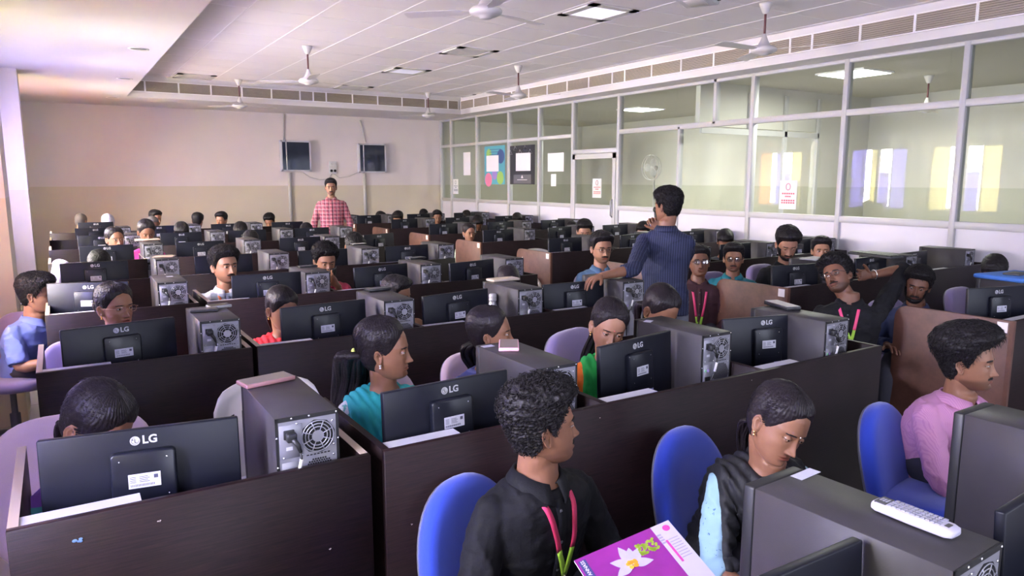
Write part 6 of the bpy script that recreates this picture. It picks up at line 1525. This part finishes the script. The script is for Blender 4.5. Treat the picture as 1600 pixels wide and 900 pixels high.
# ---- second row
def clip(col, p, r=0.016, nm='hair_clip'):
    def f(I):
        c = I['H'] + I['Rh'] @ (Vector(p) * I['hs']); a = MB(); a.ball(c, r, 8, sc=(0.7, 0.6, 1.1)); a.ball(c + Vector((0.006, 0, -0.016)), r * 0.7, 8); a.build(nm, mat(nm + '_' + col[0], col[1], 0.35), I['root'])
    return f
person('girl bending over her desk, white hair clip, purple and pink banded kurta', 152, 668, 2.42, face=40, body=22, pitch=36, roll=6, sex='f', skin='c', hair='tied', shirt=purple_k, sleeves=0.7, lean=18, voxel=0.0065, collar=False, eye_open=0.5,
       extras=(clip(('white', (0.75, 0.75, 0.78)), (-0.055, 0.045, 0.075), 0.012),), hsize=1.0)
person('girl in turquoise stole over a white leafy kurta, hair tied with a lime band', 602, 548, 2.56, face=80, body=18, pitch=0, sex='f', skin='a', hair='loose', shirt=white_green, sleeves=0.9, lean=6, voxel=0.0065, collar=False, hairvol=1.4,
       extras=(earring(m=white_pl), clip(('lime', (0.55, 0.62, 0.15)), (-0.02, 0.125, 0.0), 0.014, 'hair_band'), ('tail', [(-0.06, 0.16, 0.02), (-0.10, 0.16, -0.10), (-0.14, 0.13, -0.22), (-0.16, 0.12, -0.32)]),
               stole(turq, lambda x, y, z: np.maximum(0.062 - np.abs(np.abs(x) - 0.088), np.minimum(0.05 * (z > -0.055), 0.125 - np.abs(x)) - 0.02) , 'dupatta', 0.014, 34, 0.004, (1, 0.1, 0.35))), hsize=0.95)
person('girl in a navy kurta with curly hair tied low, in profile behind a tower', 768, 522, 2.78, face=84, body=30, pitch=-4, sex='f', skin='a', hair='tied', shirt=navy_k, sleeves=0.7, lean=6, voxel=0.008, collar=False, hairvol=1.2,
       extras=(earring(),), hsize=0.95)
person('smiling girl in orange kurta with green dupatta and a red bindi mark', 951, 512, 2.52, face=14, body=10, pitch=14, roll=10, sex='f', skin='c', hair='tied', shirt=orange, sleeves=0.75, lean=12, voxel=0.0065, collar=False, smile=1.0, eye_open=0.65,
       extras=(earring(), headdot(mat('red_bindi', (0.7, 0.12, 0.12), 0.5), 0.026, 0.003), ('tail', [(-0.06, 0.14, 0.02), (-0.10, 0.13, -0.08), (-0.12, 0.12, -0.16)]), stole(green_d, lambda x, y, z: np.maximum(0.036 - np.abs(np.abs(x) - 0.080), np.minimum(0.05 * (z > -0.05), 0.12 - np.abs(x)) - 0.02), 'dupatta', 0.014, 30, 0.004, (1, 0.1, 0.3))), hsize=0.97)
person('girl looking down behind a tower, hair falling loose, gold ear stud', 1032, 486, 2.66, face=40, body=20, pitch=30, roll=4, sex='f', skin='a', hair='loose', shirt=char, sleeves=0.6, lean=14, voxel=0.008, collar=False, eye_open=0.3, extras=(earring(),), hsize=0.97)
# ---- third row
person('girl with glasses and hair combed back, looking right, left part of the room', 181, 480, 4.12, face=32, body=5, pitch=0, sex='f', skin='a', hair='bun', shirt=cloth('dull_kurta', (0.2, 0.16, 0.2)), sleeves=0.6, voxel=0.0065, collar=False, extras=(glasses(gframe_m), earring(m=gold)), hsize=0.93)
person('girl with a red stole over a dark green kurta, face half behind a monitor', 441, 484, 4.10, face=30, body=8, pitch=18, sex='f', skin='a', hair='tied', shirt=dkgreen, sleeves=0.6, lean=12, voxel=0.008, collar=False,
       extras=(earring(m=gold), stole(red_d, lambda x, y, z: np.maximum(0.07 - np.abs(np.abs(x) - 0.09), np.minimum(0.05 * (z > -0.05), 0.125 - np.abs(x)) - 0.02), 'dupatta', 0.014, 30, 0.004, (1, 0.1, 0.3))), hsize=0.95)
person('boy in an ochre shirt looking right between a tower and a monitor', 620, 462, 4.22, face=62, body=20, pitch=10, sex='m', skin='a', hair='short', shirt=ochre, sleeves=0.5, lean=12, voxel=0.008, hsize=0.92)
person('person bent down behind a tower with a cream notebook, only dark hair showing', 793, 444, 4.25, face=20, pitch=45, sex='f', skin='a', hair='bun', shirt=char, voxel=0.013, hsize=0.93, collar=False)
I15 = person('man standing with his back turned, navy pinstriped shirt and grey trousers, one hand on a tower', 1043, 322, 3.85, face=226, body=172, pitch=4, roll=4, skin='a', hair='short', shirt=navy_st, sleeves=0.60, lean=0, voxel=0.0065, stand=True, trousers=grey_t, beard=0.5,
       pos=None, arms={}, hsize=0.98) if False else None
def world_arm(px, py, Y, body, pts):
    """turn world points into the person's own frame, relative to the base of the neck"""
    hc = aty(px, py, Y); yaw = math.radians(-math.degrees(math.atan2(hc.x, hc.y)) + body); R = Matrix.Rotation(-yaw, 3, 'Z'); N0 = Vector((0, 0.028, hc.z - 0.176))
    return [tuple(R @ (Vector(p) - Vector((hc.x, hc.y, 0))) - N0) for p in pts]
hc = aty(1043, 322, 3.85); W1 = atz(938, 423, 1.135); W1.y -= 0.0
Lw = aty(938, 424, 3.62); El = aty(990, 421, 3.62)
la = world_arm(1043, 322, 3.85, 172, [(El.x, El.y, El.z - 0.0), (Lw.x, Lw.y, 1.125)])
mc = aty(1012, 350, 3.95); me_ = aty(1010, 405, 4.05)
ra = [(-0.12, -0.26, -0.22), (0.075, -0.215, -0.01)]
yw = -math.degrees(math.atan2(hc.x, hc.y)) + 172
def loc_dir(dx, dy, dz): return tuple(Matrix.Rotation(-math.radians(yw), 3, 'Z') @ Vector((dx, dy, dz)))
def micro(I):
    c = I['N0'] + Vector(ra[1]) + Vector((0.03, 0.0, 0.05)); d = Vector((0.0, 0.35, 0.9)).normalized(); a = MB(); a.tube([c - d * 0.05, c + d * 0.09], [0.012, 0.016], 12); a.ball(c + d * 0.11, 0.024, 10); a.build('microphone', rubber, I['root'])
person('man standing with his back turned in a navy pinstriped shirt and grey trousers', 1043, 322, 3.85, face=228, body=172, pitch=3, roll=0, skin='a', hair='short', shirt=navy_st, sleeves=0.66, lean=0, voxel=0.0065, stand=True, trousers=grey_t, beard=0.5, tw=0.98,
       arms={'l': (la[0], la[1], dict(curls=(0.30, 0.34, 0.40, 0.5), palm=(0, 0, -1), fine=True, dir=loc_dir(-0.9, -0.25, -0.15), spread=0.16)), 'r': (ra[0], ra[1], dict(curls=(1.0, 1.0, 1.0, 1.0), palm=(0.2, 0.9, -0.1), fine=True, dir=(0.55, 0.1, 0.75)))}, extras=(micro,))
person('man standing in the far aisle in a red and white checked shirt', 517, 293, 10.75, face=0, pitch=2, skin='a', hair='short', shirt=red_pl, sleeves=0.72, lean=0, voxel=0.010, stand=True, beard=0.8, tw=1.05, arms={'l': ((0.26, 0.02, -0.33), (0.29, -0.04, -0.58)), 'r': ((-0.26, 0.02, -0.33), (-0.29, -0.04, -0.58))}, hsize=1.0)
person('man with glasses in a denim blue shirt sitting behind the outstretched arm', 940, 388, 4.95, face=22, pitch=4, skin='c', hair='short', shirt=denim, sleeves=0.5, voxel=0.008, beard=0.9, hairvol=1.2, extras=(glasses(), lanyard(length=0.25)), hsize=1.08)
person('smiling boy in glasses and dark maroon shirt with a long pink lanyard, looking up', 1092, 410, 4.1, face=10, pitch=-8, roll=-3, skin='b', hair='short', shirt=maroon, sleeves=0.95, voxel=0.008, mouth=0.7, smile=0.8, extras=(glasses(lens=lens_b), lanyard(length=0.38)), lean=-4, hsize=1.0,
       arms={'l': ((0.24, -0.05, -0.30), (0.10, -0.28, -0.40), dict(curls=(0.7, 0.8, 0.8, 0.8), palm=(-0.5, 0, 0.6))), 'r': ((-0.24, -0.05, -0.30), (-0.06, -0.28, -0.40), dict(curls=(0.7, 0.8, 0.8, 0.8), palm=(0.5, 0, 0.6)))})
person('boy in a teal shirt whose glasses reflect blue light', 1146, 404, 4.15, face=2, pitch=0, skin='a', hair='short', shirt=teal_sh, sleeves=0.5, voxel=0.008, beard=0.7, hairvol=1.3, extras=(glasses(lens=lens_b), lanyard(length=0.22)), hsize=0.95)
person('bearded man in black with a pink lanyard, looking down behind a monitor', 1230, 382, 4.05, face=14, pitch=24, skin='c', hair='quiff', shirt=black_sh, sleeves=0.6, voxel=0.008, beard=1.6, hairvol=1.2, extras=(lanyard(length=0.2),), hsize=1.08, eye_open=0.3)
person('boy with short beard looking up to his right beside the glass partition', 1283, 392, 4.3, face=8, pitch=-2, skin='c', hair='short', shirt=navy_sh, voxel=0.008, beard=1.0, hairvol=1.2, hsize=1.0, gaze=20)
# boy with the hand behind his head
hc = aty(1308, 430, 2.78); eb = aty(1392, 418, 2.80); wr = aty(1338, 428, 2.90)
la = world_arm(1308, 430, 2.78, -4, [(eb.x, eb.y, eb.z), (wr.x, wr.y, wr.z)])
yw = -math.degrees(math.atan2(hc.x, hc.y)) - 4
def watch(I):
    c = I['N0'] + Vector(la[1]) * 0.88 + Vector(la[0]) * 0.12; d = (Vector(la[1]) - Vector(la[0])).normalized(); a = MB(); u = d.orthogonal().normalized(); w_ = d.cross(u)
    a.tube([c + u * 0.031 * math.cos(t) + w_ * 0.031 * math.sin(t) for t in [2 * PI * k / 16 for k in range(16)]], 0.004, 6, closed=True); a.build('wristwatch', screwm, I['root'])
person('boy in black with pink and lime lanyard and ID card, hand behind his head', 1308, 432, 2.78, face=-26, body=-4, pitch=-14, roll=-24, skin='b', hair='curly', shirt=black_sh, sleeves=0.60, lean=-2, voxel=0.0065, beard=1.0, mouth=0.3, hairvol=1.2,
       arms={'l': (la[0], la[1], dict(curls=(0.3, 0.35, 0.4, 0.4), palm=loc_dir(0, -1, 0), dir=loc_dir(-1, 0.2, 0.1)))}, extras=(glasses(), lanyard(PINK, LIME, 0.225, card=True, dx=0.03), watch), hsize=0.95, neck=(0.085, -0.02))
person('bearded boy in a navy jacket leaning his head, behind the large brown end panel', 1433, 446, 2.58, face=-2, pitch=10, roll=8, skin='b', hair='short', shirt=navy_sh, voxel=0.0065, beard=1.6, hairvol=1.3, smile=0.5, extras=(lanyard(navy_sh, grey_t, 0.25, w=0.005),), hsize=0.93, sleeves=0.95)
person('boy in white bent forward behind the blue sleeve, only the crown of his hair showing', 1553, 426, 2.75, face=0, pitch=38, skin='b', hair='short', shirt=white_sh, voxel=0.010, lean=14, hsize=1.0)
# ---- left and middle, further back
person('boy in glasses and a light blue shirt in profile by the left wall', 58, 460, 5.55, face=72, body=50, pitch=6, skin='c', hair='short', shirt=lblue, voxel=0.0065, hairvol=1.3, extras=(glasses(),), hsize=0.98, lean=14)
person('boy in a grey and white checked shirt with an orange lanyard, looking right', 351, 416, 5.62, face=28, body=6, pitch=-2, skin='c', hair='quiff', shirt=grey_pl_s, voxel=0.0065, beard=0.5, extras=(lanyard(mat('orange_lanyard', (0.7, 0.16, 0.06), 0.6), mat('orange_lanyard', (0.7, 0.16, 0.06), 0.6), 0.25),), hsize=1.05)
hc = aty(508, 406, 5.70); eb = aty(536, 452, 5.60); wr = aty(527, 444, 5.45)
la = world_arm(508, 406, 5.70, 5, [(eb.x + 0.02, eb.y, eb.z - 0.12), (wr.x, wr.y, wr.z)])
def mask(I):
    T = I['toW']; b = MB(); vs = []; n = 9
    for j in range(6):
        for i in range(n):
            a = -1.1 + 2.2 * i / (n - 1); z = -0.03 - 0.016 * j; rr_ = 0.098 - 0.006 * abs(j - 1.5) ; vs.append(Vector(T(np.array([[0.082 * math.sin(a), -0.018 - (rr_ - 0.004) * math.cos(a) , z]]))[0]))
    b.add(vs, [(j * n + i, j * n + i + 1, (j + 1) * n + i + 1, (j + 1) * n + i) for j in range(5) for i in range(n - 1)], 0, True); o = b.build('face_mask', rubber, I['root']); md = o.modifiers.new('t', 'SOLIDIFY'); md.thickness = 0.003
person('boy with tousled hair, crimson shirt and black mask, fingers raised beside his face', 508, 408, 5.70, face=18, body=5, pitch=14, skin='a', hair='curly', shirt=redmar, voxel=0.0065, hairvol=1.1, eye_open=0.5,
       arms={'l': (la[0], la[1], dict(curls=(0.15, 0.35, 0.5, 0.6), palm=(0.2, 0.9, 0.2), dir=(-0.5, 0.1, 0.55), fine=True, spread=0.22))}, extras=(mask,), hsize=1.0)
person('girl with glasses looking right, head just above a monitor in the left block', 180, 374, 8.72, face=22, pitch=0, sex='f', skin='a', hair='bun', shirt=cloth('dull_kurta', (0.2, 0.16, 0.2)), voxel=0.010, extras=(glasses(gframe_m),), hsize=1.0, collar=False)
person('girl reading behind a buff book on a tower in the left block', 229, 363, 8.75, face=12, pitch=20, sex='f', skin='b', hair='bun', shirt=mag, voxel=0.010, hsize=1.0, collar=False)
person('girl with glasses and white ear stud behind a brown end panel, mint kurta', 733, 364, 8.6, face=24, pitch=2, sex='f', skin='a', hair='bun', shirt=mint, voxel=0.010, extras=(glasses(gframe_m), earring(m=white_pl)), hsize=0.97, collar=False)
person('boy in front of the glass partition looking down, hair like a black cap, sixth row', 913, 362, 7.05, face=5, pitch=16, skin='c', hair='short', shirt=char, voxel=0.010, hairvol=1.3, hsize=1.05)
far = [  # px, py, Y, face, pitch, skin, hair, shirt, label, sex
    (1005, 363, 7.1, -10, 24, 'c', 'short', navy_sh, 'person looking down just left of the standing man\'s raised hand', 'm'),
    (1133, 378, 5.55, 0, 36, 'b', 'short', char, 'boy with only dark hair and forehead above a book, before the glass partition', 'm'),
    (127, 346, 13.25, 150, 8, 'c', 'bald', greycl, 'man with close-cropped head in grey, back turned, far left corner', 'm'),
    (169, 347, 13.3, 150, 12, 'c', 'scarf', white_sh, 'person with a pale covered head in the far left corner', 'f'),
    (243, 341, 13.3, 40, 10, 'c', 'short', char, 'boy with dark hair at the back wall, behind the grey-haired one', 'm'),
    (239, 351, 11.85, 20, 20, 'b', 'bald', greycl, 'person with cropped greying hair in the eighth row, left', 'm'),
    (309, 345, 13.2, 160, 12, 'c', 'short', white_sh, 'boy in white turned away at the back wall, left of the boy with thick hair', 'm'),
    (346, 344, 13.1, -30, 4, 'c', 'quiff', char, 'boy with thick brushed-up hair looking left at the back wall', 'm'),
    (421, 346, 13.2, -10, 26, 'c', 'curly', char, 'boy with curly hair looking down by the left conduit', 'm'),
    (284, 364, 10.3, 0, 40, 'b', 'short', char, 'person hidden up to the hair behind a monitor in the seventh row, left of centre', 'm'),
    (376, 363, 10.3, 0, 42, 'b', 'short', char, 'person hidden up to the hair behind a monitor in the seventh row, centre', 'm'),
    (392, 379, 8.8, 0, 42, 'b', 'short', char, 'person hidden up to the hair behind a tower in the sixth row', 'm'),
    (479, 364, 10.3, 0, 42, 'b', 'short', char, 'person hidden up to the hair left of the man in the checked shirt', 'm'),
    (553, 386, 7.25, 20, 40, 'a', 'curly', char, 'curly-haired person bent down, below the tower under the checked shirt', 'm'),
    (156, 416, 7.2, 0, 42, 'b', 'short', char, 'person hidden up to the hair behind a monitor in the left block', 'm'),
    (595, 342, 12.9, 30, 16, 'b', 'short', greycl, 'boy in grey leaning left of a monitor, near the right conduit', 'm'),
    (622, 343, 11.75, -20, 26, 'c', 'quiff', white_sh, 'boy in white with smooth black hair looking down, back right', 'm'),
    (662, 338, 13.3, 0, 30, 'b', 'short', char, 'person with only a strip of dark hair above a tower at the back right', 'm'),
    (683, 340, 12.0, 10, 6, 'a', 'short', char, 'person with face half hidden between monitors at the back right', 'm'),
    (729, 340, 12.6, 0, 34, 'b', 'short', char, 'person with bowed head in the last rows by the glass', 'm'),
    (746, 350, 10.2, 0, 42, 'b', 'short', char, 'person with bowed dark head behind the girl in the mint kurta', 'm'),
    (808, 345, 10.9, 0, 32, 'a', 'short', char, 'person looking down in front of the white glass-wall panels', 'm'),
    (893, 361, 8.6, 0, 40, 'b', 'short', char, 'person almost hidden behind the boy with hair like a black cap', 'm'),
]
for (px, py, Y, fc, pt, sk_, hr, sh_, lab, sx) in far:
    person(lab, px, py, Y, face=fc, pitch=pt, skin=sk_, hair=hr, shirt=sh_, sex=sx, voxel=0.014, hsize=1.0, collar=False, lean=6)
# ---- magazine held by the man in the black shirt
def pt3(px, py, Y): return aty(px, py, Y)
c00, c10, c11, c01 = pt3(898, 878, 1.36), pt3(1078, 936, 1.16), pt3(1050, 812, 1.26), pt3(890, 872, 1.40)
A0 = aty(897, 876, 1.34); B0 = aty(1044, 813, 1.28); Dn = aty(1078, 905, 1.12)
ux = (B0 - A0); Wd = ux.length; ux.normalize(); dn = (Dn - B0); dn = (dn - ux * dn.dot(ux)).normalized(); nrm = ux.cross(dn).normalized()
if nrm.dot(Vector((0, 0, EYE)) - A0) < 0: nrm = -nrm
Hm = 0.215; r = empty('magazine', A0, 0, 'purple magazine with a white crocus held by the man in the black shirt', 'magazine')
MM = Matrix(((ux.x, dn.x, nrm.x, 0), (ux.y, dn.y, nrm.y, 0), (ux.z, dn.z, nrm.z, 0), (0, 0, 0, 1)))
a = MB(); a.box(0, Wd, 0, Hm, -0.005, 0.0, M=MM); a.build('pages', paper, r)
purp = mat('magenta_cover', (0.22, 0.02, 0.21), 0.35, var=0.35, vscale=14); a = MB(); a.box(0, Wd, 0, Hm, 0.0, 0.0006, M=MM); cv = a.build('cover', purp, r)
pet = mat('pale_lilac_petal', (0.40, 0.37, 0.62), 0.5, var=0.1, vscale=60); yel = mat('orange_stamen', (0.85, 0.40, 0.04), 0.5); lime2 = mat('lime_print', (0.30, 0.42, 0.04), 0.5)
a = MB(); a.box(Wd * 0.80, Wd, 0, Hm * 0.98, 0.0006, 0.0010, M=MM); a.build('white_panel', mat('white_cover_panel', (0.45, 0.42, 0.50), 0.4), cv)
a = MB(); fx, fy = Wd * 0.44, 0.078
for k, (an, l) in enumerate([(95, 0.062), (40, 0.058), (150, 0.055), (-15, 0.055), (200, 0.055), (70, 0.050)]):
    t = math.radians(an); d = Vector((math.cos(t), -math.sin(t))); s_ = Vector((-d.y, d.x)); pts = []
    for q in range(13):
        v = q / 12; wv = 0.0135 * math.sin(PI * v ** 0.8); pts.append((fx + d.x * l * v + s_.x * wv, fy + d.y * l * v + s_.y * wv))
    for q in range(11, 0, -1):
        v = q / 12; wv = 0.0135 * math.sin(PI * v ** 0.8); pts.append((fx + d.x * l * v - s_.x * wv, fy + d.y * l * v - s_.y * wv))
    a.prism(pts, 0.0011 + k * 0.00015, 0.0013 + k * 0.00015, 'z', M=MM)
a.build('crocus_print', pet, cv)
a = MB()
for k in range(9): a.lathe([(0.006, 0.0022), (0.006, 0.0026), (0.001, 0.0026)], (fx + 0.010 * math.cos(k), fy + 0.009 * math.sin(k * 2), 0), 8, M=MM, smooth=False)
a.build('stamen_print', yel, cv)
a = MB(); rng = random.Random(5)
for k in range(60): a.lathe([(0.004, 0.0011), (0.004, 0.0015), (0.001, 0.0015)], (Wd * 0.66 + rng.uniform(-0.5, 0.5) * 0.05 , 0.050 + rng.uniform(-0.5, 0.5) * 0.035, 0), 6, M=MM, smooth=False)
a.build('berry_print', lime2, cv)
a = MB()
for k in range(4): a.box(Wd * 0.80 - 0.001 + 0.0, Wd * 0.80 + 0.012, 0.03 + k * 0.009, 0.035 + k * 0.009, 0.001, 0.0014, 0, M=MM)
for k in range(8): a.box(Wd * 0.87 , Wd * 0.97, 0.055 + k * 0.009, 0.057 + k * 0.009, 0.001, 0.0013, 0, M=MM)
a.box(Wd * 0.84, Wd * 0.862, 0.055, 0.13, 0.001, 0.0014, 1, M=MM); a.lathe([(0.010, 0.001), (0.010, 0.0014), (0.004, 0.0014)], (Wd * 0.93, 0.020, 0), 14, 1, M=MM, smooth=False)
a.build('small_print', [mat('grey_print2', (0.3, 0.26, 0.34), 0.6), mat('magenta_print', (0.5, 0.05, 0.3), 0.5)], cv)
a = MB(); a.box(0.006, 0.026, 0.010, 0.075, 0.0008, 0.0012, 0, M=MM); add_text(a, 'D ANNASS', 0.013, MM @ Matrix(((0, -1, 0, 0.016), (-1, 0, 0, 0.043), (0, 0, 1, 0.0014), (0, 0, 0, 1))), 1, 0.0002); a.build('title_print', [mat('dark_title_box', (0.05, 0.05, 0.18), 0.5), paper], cv)
